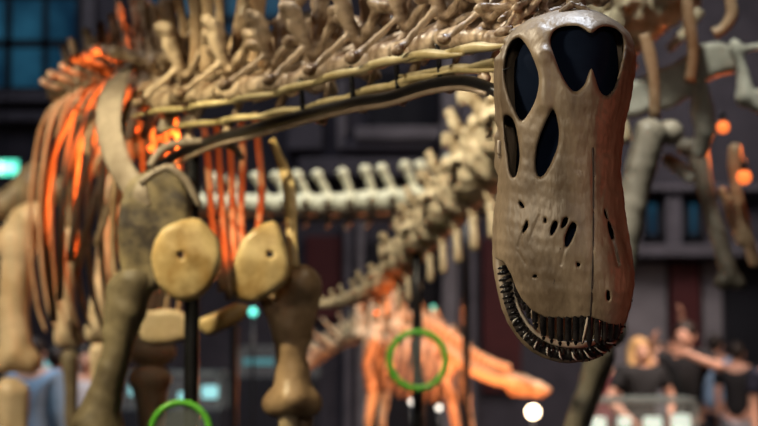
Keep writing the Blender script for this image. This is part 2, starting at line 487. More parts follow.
# upper teeth: long pencils
ut = [(516.5, 297), (519.5, 303), (523.5, 310), (528.5, 318), (535.5, 328), (543.5, 338), (551.5, 341), (560, 343), (568, 342.5), (575.5, 341.5), (582, 340), (589, 344), (596.5, 343), (603.5, 341), (610, 338), (616, 335)]
for x, tip in ut:
    s0 = float(np.interp(x, lipx, lipy)); y0 = surf_y(x, s0 - 2) + 4.5
    w = 3.3 if x > 540 else 2.0 + (x - 516) * .05
    bx = x + (568 - x) * .02
    bake(tube('upper_tooth', [(*sk(x, s0 - 7, y0), w), (*sk(x, s0 + (tip - s0) * .35, y0), w), (*sk(bx, s0 + (tip - s0) * .75, y0 + .5), w * .9), (*sk(bx, tip, y0 + 1.5), w * .3)],
              M['tooth'], skull, 4, 10))
# bright gap between the dark teeth, painted as a pale sliver
o = bake(tube('pale_tooth', [(*sk(587, 314, surf_y(587, 312) + 2.5), 1.3), (*sk(584.5, 326, surf_y(587, 312) + 2.5), 1.1), (*sk(581.5, 339, surf_y(587, 312) + 4), .5)], M['lip'], skull, 4, 8)); o['label'] = 'thin pale sliver tooth'  # bright gap, not a tooth
# wire and clip on the cheek
bake(tube('wire', [(*sk(511, 68, -12), .6), (*sk(503, 71, -10), .6), (*sk(498, 78, 2), .6), (*sk(497.5, 88, 8), .6)], M['wirem'], skull, 6, 6))
bake(tube('clip', [(*sk(499.5, 140, -3), 1.7), (*sk(499, 150, -3), 1.9), (*sk(499.5, 158, -2), 1.5)], M['lip'], skull, 4, 8))

# ================================================================== VERTEBRAE
def vert_cervical(seed):
    """x forward, z up; slim waisted body, wide V of forked spine blades with a thin web, flared side lobes"""
    r = random.Random(seed); j = lambda a: a * (1 + r.uniform(-.15, .15))
    p = [('c', (-.09, 0, 0), (.0, 0, .005), .026, .014), ('c', (0, 0, .005), (.09, 0, 0), .014, .021), ('-e', (-.13, 0, 0), (.03, .020, .020)),
         ('c', (-.03, 0, .02), (.0, 0, .085), .010, .014), ('e', (-.01, 0, .125), (.006, .045, .045))]
    for s in (-1, 1):
        tip = (j(.03), s * j(.145), j(.30)); mid = (-.01, s * .060, .16)
        p += [('c', (-.02, s * .012, .07), mid, .014, .017), ('c', mid, tip, .017, .012), ('e', tip, (.026, .015, .024)),
              ('c', (.02, s * .015, .05), (.10, s * j(.045), j(.095)), .009, .011), ('e', (.11, s * .050, .102), (.026, .018, .009)),
              ('c', (-.02, s * .015, .09), (-.10, s * .045, .085), .009, .011), ('e', (-.11, s * .05, .082), (.024, .016, .010)),
              ('c', (.0, s * .015, .045), (.0, s * .085, j(.085)), .012, .019), ('e', (0, s * .105, .095), (.026, .028, .017)),
              ('c', (.0, s * .040, .045), (.01, s * .062, -.050), .007, .008), ('e', (.01, s * .068, -.062), (.028, .012, .012)),
              ('e', (-.03, s * .012, .11), (.05, .006, .045))]
    return p

def vert_dorsal(seed, hs=.34):
    r = random.Random(seed); j = lambda a: a * (1 + r.uniform(-.1, .1))
    p = [('c', (-.05, 0, 0), (.05, 0, 0), .055, .055), ('c', (0, 0, .04), (0, 0, .12), .035, .03)]
    for s in (-1, 1):
        p += [('c', (0, s * .02, .1), (0, s * .15, j(.15)), .02, .016), ('e', (0, s * .155, .15), (.02, .02, .022)),
              ('c', (.0, s * .018, .12), (-.02, s * .035, hs * .6), .018, .014), ('c', (-.02, s * .035, hs * .6), (-.03, s * j(.055), hs), .014, .018),
              ('c', (.0, s * .02, .09), (.07, s * .03, .12), .013, .012)]
    return p

def vert_caudal(seed, hs=.165):
    r = random.Random(seed); j = lambda a: a * (1 + r.uniform(-.12, .12))
    p = [('c', (-.05, 0, 0), (.04, 0, 0), .072, .060), ('-e', (0, .085, .0), (.03, .02, .03)), ('-e', (0, -.085, .0), (.03, .02, .03)),
         ('c', (0, 0, .04), (-.01, 0, .1), .028, .02), ('c', (-.01, 0, .1), (-.05, 0, j(hs)), .02, .017), ('e', (-.05, 0, j(hs)), (.024, .020, .024))]
    for s in (-1, 1):
        p += [('c', (0, s * .03, .02), (-.01, s * j(.085), -.005), .022, .018), ('c', (.0, s * .015, .07), (.07, s * .022, .1), .012, .012)]
    return p

cerv = [sdf_mesh('neck_vertebra', vert_cervical(i), .008, .0042, M['neck'], FRONT, .0022, 60, i) for i in range(3)]
dors = [sdf_mesh('back_vertebra', vert_dorsal(i), .018, .0085, M['neck'], FRONT, .003, 40, i + 9) for i in range(2)]

neckp = [(178, 98, 5.35, 1.3), (220, 92, 5.02, 1.24), (264, 85, 4.68, 1.18), (308, 77, 4.36, 1.12), (352, 64, 4.06, 1.06), (396, 52, 3.80, 1.0), (438, 41, 3.59, .92), (480, 38, 3.42, .8), (520, 32, 3.29, .66), (546, 24, 3.32, .5)]
pp = [P(a, b, c) for a, b, c, d in neckp]
used = set()
for i, p in enumerate(pp):
    f = (pp[min(i + 1, len(pp) - 1)] - pp[max(i - 1, 0)])
    k = i % 3
    R = frame(f, (.15, 0, 1)) @ Matrix.Rotation(math.radians(-24 + random.uniform(-7, 7)), 3, 'X') @ Matrix.Rotation(math.radians(random.uniform(-8, 8)), 3, 'Y')
    place(cerv[k], p, R, (neckp[i][3] * 1.05, neckp[i][3] * 1.05, neckp[i][3] * random.uniform(1.02, 1.2)), FRONT, k not in used); used.add(k)
# long cervical ribs forming the yellow strip under the neck
for sdx, lat in ((0, -.05), (1, .05)):
    for i in range(len(pp) - 2):
        a, b = pp[i], pp[i + 1]; f = (b - a).normalized(); side = Vector((0, 0, 1)).cross(f).normalized(); u = f.cross(side)
        sc = neckp[i][3]; low = 0 if (side * lat).x < 0 else 1
        o_ = side * lat * (1.4 if low == 0 else .2) * sc - u * (.040 if low == 0 else .066) * sc
        q = [a - f * .20 + o_ - u * .006, a - f * .04 + o_, a + f * .10 * sc + o_ + u * .004, b + o_, b + f * .06 + o_]
        tube('cervical_rib', [(*q[0], .003), (*q[1], .010), (*q[2], .015), (*q[3], .010), (*q[4], .005)], M['strip'], FRONT, 5, 8, .7)

# back vertebrae receding behind the neck
backp = [(158, 96, 5.6), (146, 92, 5.9), (133, 90, 6.2), (120, 92, 6.5), (108, 95, 6.85), (96, 99, 7.2), (85, 104, 7.55), (75, 110, 7.9)]
bp = [P(*a) for a in backp]; used = set()
for i, p in enumerate(bp):
    f = (bp[max(i - 1, 0)] - bp[min(i + 1, len(bp) - 1)]); k = i % 2
    place(dors[k], p, frame(f) @ Matrix.Rotation(math.radians(random.uniform(-5, 5)), 3, 'X'), (1.1, .9, .8 + .08 * (i < 3)), FRONT, k not in used); used.add(k)
# tall neural spines of the shoulder region, reaching out of the top of the picture
for x0, y0, x1, y1, D, w in ((160, 62, 150, 12, 5.6, 7), (176, 58, 166, 8, 5.5, 7), (186, 60, 176, -12, 5.4, 4.5), (196, 58, 192, -18, 5.35, 6.5), (207, 62, 206, -20, 5.25, 6.5), (219, 56, 217, -20, 5.2, 4.5),
                             (228, 62, 246, -16, 5.1, 6), (252, 60, 262, -14, 5.0, 5), (262, 56, 306, -10, 4.85, 5), (268, 62, 254, 0, 4.9, 4)):
    a = rp(x0, y0 + 12, D, w * 1.2); b = rp((x0 + x1) / 2 + 2, (y0 + y1) / 2, D, w * .9); c = rp(x1, y1, D, w * 1.25); d = rp(x1 - 1, y1 - 8, D, w * .9)
    tube('neural_spine', [a, b, c, d], M['rib'] if D > 4.8 else M['neck'], FRONT, 5, 10, .5, (0, 1, 0))

# ribs of the front skeleton
def rib(V0, lat, w, drop, r, back, m, parent):
    s = [(0, 0, 0), (.35, .02, 0), (.8, -.10, .02), (1.0, -.38, .05), (.96, -.66, .09), (.78, -.88, .10), (.58, -1.0, .09)]
    rr = [.7, .9, 1.0, 1.05, 1, .9, .6]
    pts = []
    for (a, b, c), q in zip(s, rr):
        p = V0 + lat * (a * w) + Vector((0, 0, b * drop)) + back * (c - .02) * 1.6
        pts.append((*p, r * q))
    return tube('rib', pts, m, parent, 5, 10, .55, lat)
ax_ = (bp[-1] - bp[0]).normalized(); lat_ = Vector((0, 0, 1)).cross(ax_).normalized()   # points to picture left or right
if lat_.x > 0: lat_ = -lat_
for i, p in enumerate(bp):
    w = .125 + .008 * i; drop = .78 + .03 * i
    for s in (1, -1):
        rib(p + Vector((0, 0, .02)), lat_ * s, w * (1 if s == 1 else .92), drop * 1.02, .019, ax_, M['rib'], FRONT)
# the long thin ribs seen between the shoulder plates
for pts in ([(203, 120), (208, 160), (212, 220), (222, 292)], [(216, 118), (219, 160), (223, 225), (229, 300)], [(229, 118), (231, 165), (233, 225), (236, 292)],
            [(241, 118), (243, 160), (241, 215), (245, 268)], [(255, 112), (259, 150), (262, 190), (258, 230)]):
    D = 5.75
    tube('rib', [rp(x, y, D, 3.6) for x, y in pts], M['rib'], FRONT, 6, 10, .7, (0, 1, 0))
for pts, D in (([(108, 130), (86, 170), (74, 230), (70, 262)], 6.0), ([(118, 138), (98, 190), (84, 240), (78, 268)], 5.9), ([(124, 152), (110, 200), (96, 246)], 5.8), ([(92, 110), (70, 160), (62, 215), (60, 300)], 6.2), ([(74, 108), (52, 160), (46, 230), (54, 322)], 6.4)):
    tube('rib', [rp(x, y, D, 3.8) for x, y in pts], M['rib'], FRONT, 6, 10, .7, (0, 1, 0))
for pts, D in (([(196, 74), (184, 92), (172, 112), (160, 132)], 5.5), ([(178, 76), (166, 94), (152, 116), (143, 140)], 5.6), ([(160, 78), (146, 96), (134, 116), (128, 140)], 5.7), ([(212, 82), (202, 98), (194, 114), (180, 126)], 5.4)):
    tube('rib', [rp(*pts[0], D, 6), rp(*pts[1], D, 8), rp(*pts[2], D, 7), rp(*pts[3], D, 4)], M['scap'], FRONT, 6, 10, .4, (0, 1, 0))
# collar rods
tube('clavicle', [rp(150, 166, 5.15, 4), rp(160, 152, 5.15, 4.5), rp(172, 145, 5.15, 4), rp(190, 142, 5.1, 4), rp(218, 142, 5.1, 4), rp(234, 148, 5.1, 4), rp(243, 160, 5.1, 3)], M['scap'], FRONT, 6, 10)
tube('clavicle', [rp(140, 184, 5.0, 4), rp(156, 172, 5.0, 4), rp(170, 168, 5.0, 4), rp(184, 178, 5.0, 4), rp(193, 192, 5.0, 4), rp(200, 206, 5.0, 3)], M['scap'], FRONT, 6, 10)

# shoulder blade (left) : broad grey band
tube('shoulder_blade', [rp(132, 62, 5.7, 9), rp(119, 78, 5.55, 13), rp(110, 105, 5.45, 16), rp(110, 135, 5.35, 15), rp(120, 165, 5.25, 14), rp(135, 190, 5.17, 13), rp(147, 208, 5.16, 7)], M['scap'], FRONT, 6, 14, .28, (.3, 1, .1))
tube('shoulder_blade', [rp(272, 140, 5.3, 4), rp(280, 160, 5.25, 5), rp(288, 182, 5.2, 7), rp(291, 210, 5.15, 6.5), rp(292, 240, 5.12, 6), rp(295, 268, 5.1, 5)], M['cora'], FRONT, 6, 12, .6, (.3, 1, .1))

def plate(name, poly, D, thick, m, parent, hole=None, tilt=0, bulge=0, h=1.6):
    """bone plate: outline in picture units, its own depth and real thickness"""
    poly = closed(poly, 4)
    xs = [p[0] for p in poly]; ys = [p[1] for p in poly]
    x0, x1, y0, y1 = min(xs) - 8, max(xs) + 8, min(ys) - 8, max(ys) + 8
    gx = np.arange(x0, x1, h); gs = np.arange(y0, y1, h); gd = np.arange(-thick - bulge - 4, thick + bulge + 4, h)
    A, S = np.meshgrid(gx, gs, indexing='ij')
    d2 = sd_poly(A, S, poly)[:, None, :]
    cx, cy = (x0 + x1) / 2, (y0 + y1) / 2
    zz = gd[None, :, None]
    off = bulge * np.clip(1 - ((A - cx) ** 2 + (S - cy) ** 2) / ((x1 - x0) ** 2 / 4 + (y1 - y0) ** 2 / 4), 0, 1)[:, None, :]
    F = smax(d2 + 0 * zz, np.abs(zz + off) - thick, 8)
    F = F + wob(np.stack(np.broadcast_arrays(A[:, None, :], zz, S[:, None, :]), -1), 1.0, .06, 4)
    if hole: F = smax(F, -(np.sqrt((A - hole[0]) ** 2 + (S - hole[1]) ** 2)[:, None, :] - hole[2] + 0 * zz), 3)
    V, Q = nets(F, (gx[0], gd[0], gs[0]), h)
    sc = D / FPX
    W = np.array([P(v[0], v[2], D) + Vector((0, 1, 0)) * (v[1] + (v[0] - cx) * tilt) * sc for v in V])
    return fast_mesh(name, W, Q[:, ::-1], m, parent)

plate('shoulder_plate', [(124, 195), (138, 176), (158, 168), (174, 172), (188, 192), (192, 222), (176, 240), (164, 262), (160, 286), (140, 292), (124, 276), (120, 240)], 5.2, 10, M['glen'], FRONT, bulge=6)
plate('coracoid', [(162, 232), (178, 222), (196, 218), (212, 228), (221, 246), (221, 268), (212, 288), (196, 301), (180, 302), (164, 292), (154, 272), (153, 250)], 5.06, 7, M['cora'], FRONT, hole=(183, 256, 3.5), bulge=12)
plate('coracoid', [(243, 240), (258, 226), (274, 221), (284, 234), (291, 258), (288, 282), (272, 295), (254, 303), (240, 301), (231, 287), (235, 262)], 5.1, 7, M['cora'], FRONT, hole=(271, 255, 3.2), bulge=11)
plate('breast_plate', [(198, 322), (214, 312), (236, 302), (250, 306), (244, 318), (226, 328), (208, 336)], 5.5, 6, M['cora'], FRONT)
plate('breast_plate', [(138, 318), (156, 310), (180, 310), (192, 322), (190, 338), (168, 344), (144, 342)], 5.6, 8, M['leg'], FRONT)

def limb(name, chain, m, parent, extra=(), k=6, h=1.7, D0=5.2, wamp=.6, seed=1):
    """chain of (px, py, D, radius px) -> organic bone, radius at its own distance"""
    sc = D0 / FPX
    pr = []
    c = [rp(*q) for q in chain]
    for a, b in zip(c[:-1], c[1:]): pr.append(('c', a[:3], b[:3], a[3], b[3]))
    for e in extra:
        if len(e) == 4:
            q = rp(*e); pr.append(('e', q[:3], (q[3],) * 3))
        else:
            q = rp(*e[:4]); w = rp(*e[4:]); pr.append(('c', q[:3], w[:3], q[3], w[3]))
    return sdf_mesh(name, pr, k * sc, h * sc, m, parent, wamp * sc, .09 / sc, seed, len(chain) - 1)

D = 5.2
limb('upper_arm_bone', [(297, 300, D, 19), (291, 325, D, 16.5), (291, 348, D, 15.5), (292, 372, D, 17), (292, 396, D, 22)], M['hum'], FRONT,
     [(301, 282, D - .03, 18), (266, 292, D, 11, 286, 330, D, 11), (312, 285, D, 8, 306, 340, D, 5), (274, 404, D, 12), (311, 404, D, 12), (292, 398, D - .04, 9)], k=12)
limb('forearm_bone', [(288, 416, D, 11), (290, 450, D, 9), (292, 520, D, 9), (292, 560, D, 14)], M['leg'], FRONT, h=2.6)
limb('forearm_bone', [(303, 420, D + .06, 10), (302, 470, D + .06, 7), (300, 560, D + .06, 10)], M['hum'], FRONT, h=2.6)
limb('front_foot', [(292, 572, D, 13), (292, 640, D - .03, 9)], M['hum'], FRONT, [(280, 572, D, 9, 272, 642, D - .04, 7), (304, 572, D, 9, 312, 642, D - .04, 7), (270, 645, D - .1, 6, 268, 660, D - .16, 4), (292, 645, D - .1, 6, 292, 660, D - .16, 4), (314, 645, D - .1, 6, 316, 660, D - .16, 4)], h=3)
limb('upper_arm_bone', [(134, 282, D, 18), (129, 310, D, 18), (120, 340, D, 14), (112, 370, D, 15), (104, 400, D, 18), (96, 424, D, 24)], M['humd'], FRONT,
     [(146, 280, D, 12), (116, 288, D, 9, 112, 330, D, 8), (84, 432, D, 12), (112, 432, D, 12)], k=12)
limb('forearm_bone', [(92, 444, D, 11), (92, 500, D, 9), (94, 560, D, 13)], M['humd'], FRONT, h=2.6)
limb('forearm_bone', [(108, 444, D + .06, 10), (108, 500, D + .06, 8), (106, 560, D + .06, 10)], M['humd'], FRONT, h=2.6)
limb('front_foot', [(98, 572, D, 13), (98, 640, D - .03, 9)], M['humd'], FRONT, [(86, 572, D, 9, 78, 642, D - .04, 7), (110, 572, D, 9, 118, 642, D - .04, 7), (76, 645, D - .1, 6, 74, 660, D - .16, 4), (98, 645, D - .1, 6, 98, 660, D - .16, 4), (120, 645, D - .1, 6, 122, 660, D - .16, 4)], h=3)
# hind legs
D = 7.2
limb('thigh_bone', [(112, 215, D, 12), (108, 250, D, 11), (103, 290, D, 10), (99, 325, D, 13)], M['leg'], FRONT, [(93, 334, D, 9), (107, 334, D, 9)], D0=D)
limb('shin_bone', [(99, 352, D, 10), (99, 400, D, 7), (99, 470, D, 10)], M['leg'], FRONT, D0=D, h=2.4)
limb('hind_foot', [(99, 482, D, 10), (99, 545, D - .1, 7), (99, 562, D - .3, 5)], M['leg'], FRONT, D0=D, h=2.6)
D = 6.8
limb('thigh_bone', [(165, 215, D, 12), (160, 265, D, 11), (154, 320, D, 16), (151, 346, D, 20)], M['leg'], FRONT, [(138, 352, D, 12), (163, 352, D, 13)], D0=D)
limb('shin_bone', [(150, 382, D, 20), (151, 410, D, 14), (152, 440, D, 11), (152, 480, D, 13)], M['leg'], FRONT, [(140, 378, D, 9), (162, 378, D, 9)], D0=D, h=2.2)
limb('hind_foot', [(152, 492, D, 12), (152, 545, D - .1, 9), (152, 578, D - .3, 6)], M['leg'], FRONT, D0=D, h=2.6)
limb('hip_bone', [(70, 112, 8.0, 12), (100, 140, 7.5, 18), (112, 185, 7.3, 12), (112, 200, 7.25, 10)], M['glen'], FRONT, [(100, 140, 7.5, 18, 160, 150, 7.2, 10), (160, 150, 7.2, 10, 165, 205, 6.9, 10), (60, 92, 8.1, 13, 84, 76, 8.0, 16), (84, 76, 8.0, 16, 112, 60, 7.9, 12)], D0=7.6, h=2)
# support steel
tube('support_rail', [rp(150, 172, 5.4, 5), rp(190, 148, 5.25, 5), (rp(255, 128, 4.62, 5.5)), rp(310, 113, 4.3, 5.5), rp(352, 103, 4.02, 5.8), rp(390, 97, 3.8, 6), rp(425, 86, 3.62, 6.2), rp(460, 81, 3.47, 6.2), rp(487, 87, 3.36, 6), rp(512, 102, 3.26, 5.6)], M['black'], FRONT, 6, 12)
tube('support_rail_edge', [rp(160, 172, 5.34, 2.5), rp(210, 148, 5.0, 2.5), rp(262, 134, 4.58, 2.5), rp(315, 119, 4.26, 2.5), rp(356, 109.5, 3.98, 3), rp(390, 104, 3.78, 3), rp(425, 93, 3.6, 3), rp(460, 88, 3.45, 2.8), rp(487, 94, 3.34, 2.6)], M['steel'], FRONT, 6, 8)
tube('skull_mount', [rp(505, 96, 3.28, 5), rp(525, 105, 3.22, 5), rp(556, 110, 3.17, 5)], M['black'], FRONT, 4, 10)
for x, y0, y1, Dd in ((300, 80, 112, 4.36), (350, 66, 100, 4.03), (395, 56, 90, 3.79), (437, 44, 78, 3.58)):
    tube('support_bracket', [rp(x, y0, Dd, 2.6), rp(x + 2, (y0 + y1) / 2, Dd, 2.6), rp(x + 3, y1, Dd, 2.6)], M['black'], FRONT, 4, 8)
px_ = P(193, 150, 5.3)
tube('support_pole', [(px_.x, px_.y, px_.z, .021), (px_.x, px_.y, 1.2, .023), (px_.x, px_.y, .36, .023)], M['black'], FRONT, 3, 14)
pole_a = (px_.x, px_.y)
adopt(FRONT, (bp[3].x, bp[3].y, .35))

# ================================================================== SKELETON BEHIND, RIGHT (rump and tail)
RUMP = thing('sauropod_skeleton', 'grey sauropod rump skeleton right of the skull, its brown tail sweeping down to the left', 'dinosaur skeleton')
caud = [sdf_mesh('tail_vertebra', vert_caudal(i), .02, .008, M['tail'], RUMP, .006, 48, i + 20) for i in range(2)]
chev = sdf_mesh('chevron', [('c', (0, .02, -.06), (-.02, 0, -.14), .010, .012), ('c', (0, -.02, -.06), (-.02, 0, -.14), .010, .012), ('c', (-.02, 0, -.14), (-.05, 0, -.22), .013, .018)], .012, .006, M['tail'], RUMP)
tp = [(600, 48, 6.6, 1.5), (572, 75, 6.7, 1.45), (545, 100, 6.8, 1.4), (520, 124, 6.9, 1.35), (500, 145, 7.0, 1.3), (482, 165, 7.1, 1.22), (466, 183, 7.2, 1.12), (451, 200, 7.3, 1.05), (438, 215, 7.4, .98), (426, 229, 7.5, .9), (415, 242, 7.6, .85), (405, 255, 7.7, .8), (396, 267, 7.8, .75), (386, 278, 7.9, .7), (376, 287, 8.0, .65), (365, 293, 8.1, .58), (354, 298, 8.2, .5), (343, 301, 8.3, .42), (332, 303, 8.4, .36), (322, 304, 8.5, .3), (312, 304, 8.6, .27)]
tv = [P(a, b, c) for a, b, c, d in tp]; used = set(); fc = True
for i, p in enumerate(tv):
    f = tv[max(i - 1, 0)] - tv[min(i + 1, len(tv) - 1)]; k = i % 2; s = tp[i][3] * 1.32
    R = frame(f)
    sp_ = (.85, .9 + .1 * (i < 12), .95 if i < 14 else .7)
    place(caud[k], p, R @ Matrix.Rotation(math.radians(random.uniform(-8, 8)), 3, 'X'), (s * sp_[0], s * sp_[1], s * sp_[2]), RUMP, k not in used); used.add(k)
    if i < 15:
        place(chev, p, R, s * .80, RUMP, fc); fc = False
# sacrum and extra back vertebrae rising above the picture, spines
sac = [(628, 26, 6.5, 1.4), (652, 8, 6.4, 1.4), (676, -8, 6.3, 1.4), (604, 46, 6.6, 1.4)]
for i, (a, b, c, s) in enumerate(sac):
    place(caud[i % 2], P(a, b, c), frame(P(676, -8, 6.3) - P(604, 46, 6.6)), s * .9, RUMP, False)
# hip blade and pubis/ischium : pale bones
plate('hip_blade', [(618, 96), (640, 78), (668, 66), (690, 52), (706, 44), (726, 46), (738, 58), (734, 72), (718, 76), (700, 86), (684, 100), (668, 110), (650, 112), (636, 118), (622, 116)], 6.5, 8, M['rump'], RUMP, bulge=6)
limb('pubis_bone', [(700, 86, 6.45, 9), (702, 110, 6.5, 11), (706, 130, 6.5, 10), (700, 150, 6.55, 8)], M['rump'], RUMP, [(668, 160, 6.7, 6, 690, 176, 6.7, 8)], D0=6.5)
limb('pubis_bone', [(735, 44, 6.4, 5), (742, 70, 6.4, 6), (746, 96, 6.4, 9), (758, 106, 6.4, 7)], M['rump'], RUMP, [(735, 50, 6.4, 4, 768, 46, 6.4, 4), (742, 100, 6.4, 5, 764, 92, 6.4, 5)], D0=6.4)
D = 6.3
limb('thigh_bone', [(650, 134, D, 16), (641, 165, D, 15), (632, 205, D, 14.5), (623, 250, D, 15), (612, 300, D, 18), (604, 326, D, 20)], M['thigh'], RUMP, [(670, 132, D + .05, 13), (596, 334, D, 11), (614, 334, D, 11)], D0=D, k=12)
limb('shin_bone', [(600, 352, D, 15), (588, 385, D, 10), (576, 420, D, 9.5), (566, 470, D, 12), (562, 500, D, 14)], M['thigh'], RUMP, [(608, 356, D + .05, 8, 580, 440, D + .05, 5)], D0=D, h=2.2)
limb('hind_foot', [(562, 516, D, 12), (560, 560, D, 9), (556, 610, D - .2, 6)], M['thigh'], RUMP, [(550, 518, D, 8, 540, 600, D - .2, 5), (574, 518, D, 8, 580, 600, D - .2, 5)], D0=D, h=3)
D = 6.9
limb('ischium_bone', [(697, 150, D, 11), (704, 185, D, 9), (714, 222, D, 8), (724, 256, D, 8.5), (730, 274, D, 10)], M['thigh'], RUMP, [(684, 146, D, 9), (722, 282, D, 8), (738, 282, D, 8)], D0=D)
limb('ischium_bone', [(735, 150, 6.9, 7), (736, 190, 6.9, 6), (745, 230, 6.9, 6), (754, 262, 6.9, 6)], M['rib'], RUMP, [(722, 190, 6.9, 4, 740, 240, 6.9, 5)], D0=6.9)
for pts, D in (([(644, 34), (650, 55), (654, 80), (655, 118)], 5.9), ([(686, -10), (689, 20), (693, 50), (690, 82)], 5.85), ([(728, -8), (732, 14), (724, 28), (714, 34)], 5.9), ([(604, 60), (617, 80), (620, 110), (612, 140)], 6.2)):
    r_ = 6.5 if pts[0][0] != 604 else 3
    tube('rib', [rp(*pts[0], D, r_ * .8), rp(*pts[1], D, r_), rp(*pts[2], D, r_ * .85), rp(*pts[3], D, r_ * .9)], M['rib'], RUMP, 6, 10, .7, (0, 1, 0))
for x0, y0, x1, y1 in ((600, 36, 588, -8), (622, 34, 650, -12), (634, 30, 618, -6), (655, 28, 676, 2), (668, 50, 700, 10), (590, 20, 612, -14), (628, 52, 668, 22)):
    tube('neural_spine', [rp(x0, y0, 6.5, 4), rp((x0 + x1) / 2, (y0 + y1) / 2 + 3, 6.5, 5), rp(x1, y1, 6.5, 6)], M['tail'], RUMP, 5, 10, .6, (0, 1, 0))
# hip support
q = P(417, 285, 7.55); RPOLE = q
tube('support_pole', [(q.x, q.y, P(417, 245, 7.55).z, .02), (q.x, q.y, 1.2, .022), (q.x, q.y, .36, .022)], M['black'], RUMP, 3, 12)
adopt(RUMP, (P(650, 300, 6.5).x, P(650, 300, 6.5).y, .35))

# ================================================================== PALE TAIL
PALE = thing('sauropod_tail_skeleton', 'pale cream tail skeleton running level in the distance behind the curved brown tail', 'dinosaur skeleton')
pt = sdf_mesh('tail_vertebra', [('c', (-.07, 0, 0), (.07, 0, 0), .075, .075), ('c', (0, 0, .05), (-.03, 0, .13), .03, .022), ('c', (-.03, 0, .13), (-.07, 0, .2), .022, .028), ('e', (-.075, 0, .21), (.04, .035, .035)),
                                ('c', (0, .05, .02), (0, .12, .03), .025, .02), ('c', (0, -.05, .02), (0, -.12, .03), .025, .02), ('c', (.03, 0, -.06), (-.02, 0, -.15), .018, .015)], .025, .011, M['ptail'], PALE)
n = 15; fst = True
for i in range(n):
    x = 200 + i * 21.5; y = 205 - .05 * i * 0 - (i > 7) * (i - 7) * 1.6; D = 11.5 - i * .06
    place(pt, P(x, y, D), frame((1, -.1, .02)) @ Matrix.Rotation(math.radians(random.uniform(-9, 9)), 3, 'Y'), (.92, .85, .8 + .02 * i), PALE, fst); fst = False
tube('support_rail', [rp(190, 219, 11.5, 3), rp(330, 219, 11.1, 3), rp(480, 214, 10.7, 3), rp(520, 208, 10.6, 3)], M['black'], PALE, 4, 8)
for x in (235, 466):
    q = P(x, 217, 11.1)
    tube('support_pole', [(q.x, q.y, q.z, .025), (q.x, q.y, 1, .025), (q.x, q.y, .36, .025)], M['black'], PALE, 3, 10)
adopt(PALE, (P(350, 300, 11.1).x, P(350, 300, 11.1).y, .35))

# ================================================================== STEGOSAUR
STEG = thing('stegosaur_skeleton', 'small spiky plated dinosaur skeleton glowing orange low in the distance', 'dinosaur skeleton')
sv = sdf_mesh('vertebra', [('c', (-.03, 0, 0), (.03, 0, 0), .035, .035), ('c', (0, 0, .03), (-.02, 0, .10), .016, .018), ('c', (0, .02, .02), (0, .08, .03), .014, .01), ('c', (0, -.02, .02), (0, -.08, .03), .014, .01)], .014, .006, M['steg'], STEG)
spn = spline([(300, 372, 12.4), (322, 356, 12.3), (345, 342, 12.2), (370, 334, 12.1), (398, 332, 12.0), (425, 338, 11.9), (448, 352, 11.8), (470, 368, 11.7), (492, 378, 11.65), (508, 382, 11.6)], 4)
fst = True
for i, p in enumerate(spn):
    if i % 2 and i < 8: continue
    a = P(*spn[max(i - 1, 0)]); b = P(*spn[min(i + 1, len(spn) - 1)])
    s = 1.25 - .5 * abs(i / len(spn) - .5)
    place(sv, P(*p), frame(b - a), s, STEG, fst); fst = False
pl = sdf_mesh('back_plate', [('c', (0, 0, 0), (0, 0, .10), .045, .04), ('c', (0, 0, .10), (-.03, 0, .24), .04, .006)], .02, .008, M['steg'], STEG)
fst = True
for x, y, s in ((362, 332, .9), (378, 328, 1.15), (398, 326, 1.1), (420, 330, 1.0), (438, 340, .95), (456, 352, .8), (470, 362, .65), (482, 370, .5)):
    for dx in (-.05, .05):
        place(pl, P(x, y, 12.0) + Vector((dx * .3, dx, 0)), Matrix.Rotation(math.radians(18 if dx > 0 else -18), 3, 'X'), (s, s * .3, s), STEG, fst); fst = False
for x0, y0, x1, y1 in ((350, 340, 338, 312), (342, 343, 322, 318), (334, 348, 310, 330), (326, 353, 298, 342), (318, 358, 292, 352), (345, 342, 352, 312), (338, 345, 350, 326), (312, 364, 286, 366)):
    for dd in (-.08, .08):
        tube('tail_spike', [rp(x0, y0, 12.2, 3.4), rp((x0 + x1) / 2, (y0 + y1) / 2 + 1, 12.2 + dd, 2.6), rp(x1, y1, 12.2 + dd * 2, .5)], M['ptail'], STEG, 4, 8)
for i in range(9):
    x = 378 + i * 8.5; y = float(np.interp(x, [370, 398, 425, 448], [334, 332, 338, 352]))
    for sd in (-1, 1):
        c = P(x, y, 12.0); w = .17 * math.sin(math.pi * (i + 1.5) / 11) + .05; dr = .30 + .13 * math.sin(math.pi * (i + 1) / 10)
        tube('rib', [(*(c + Vector((0, 0, .01))), .012), (*(c + Vector((.02, sd * w, -.08 * dr))), .015), (*(c + Vector((.0, sd * w * 1.15, -.5 * dr))), .015), (*(c + Vector((-.03, sd * w * .7, -dr))), .009)], M['steg'], STEG, 4, 8)
D = 12.0
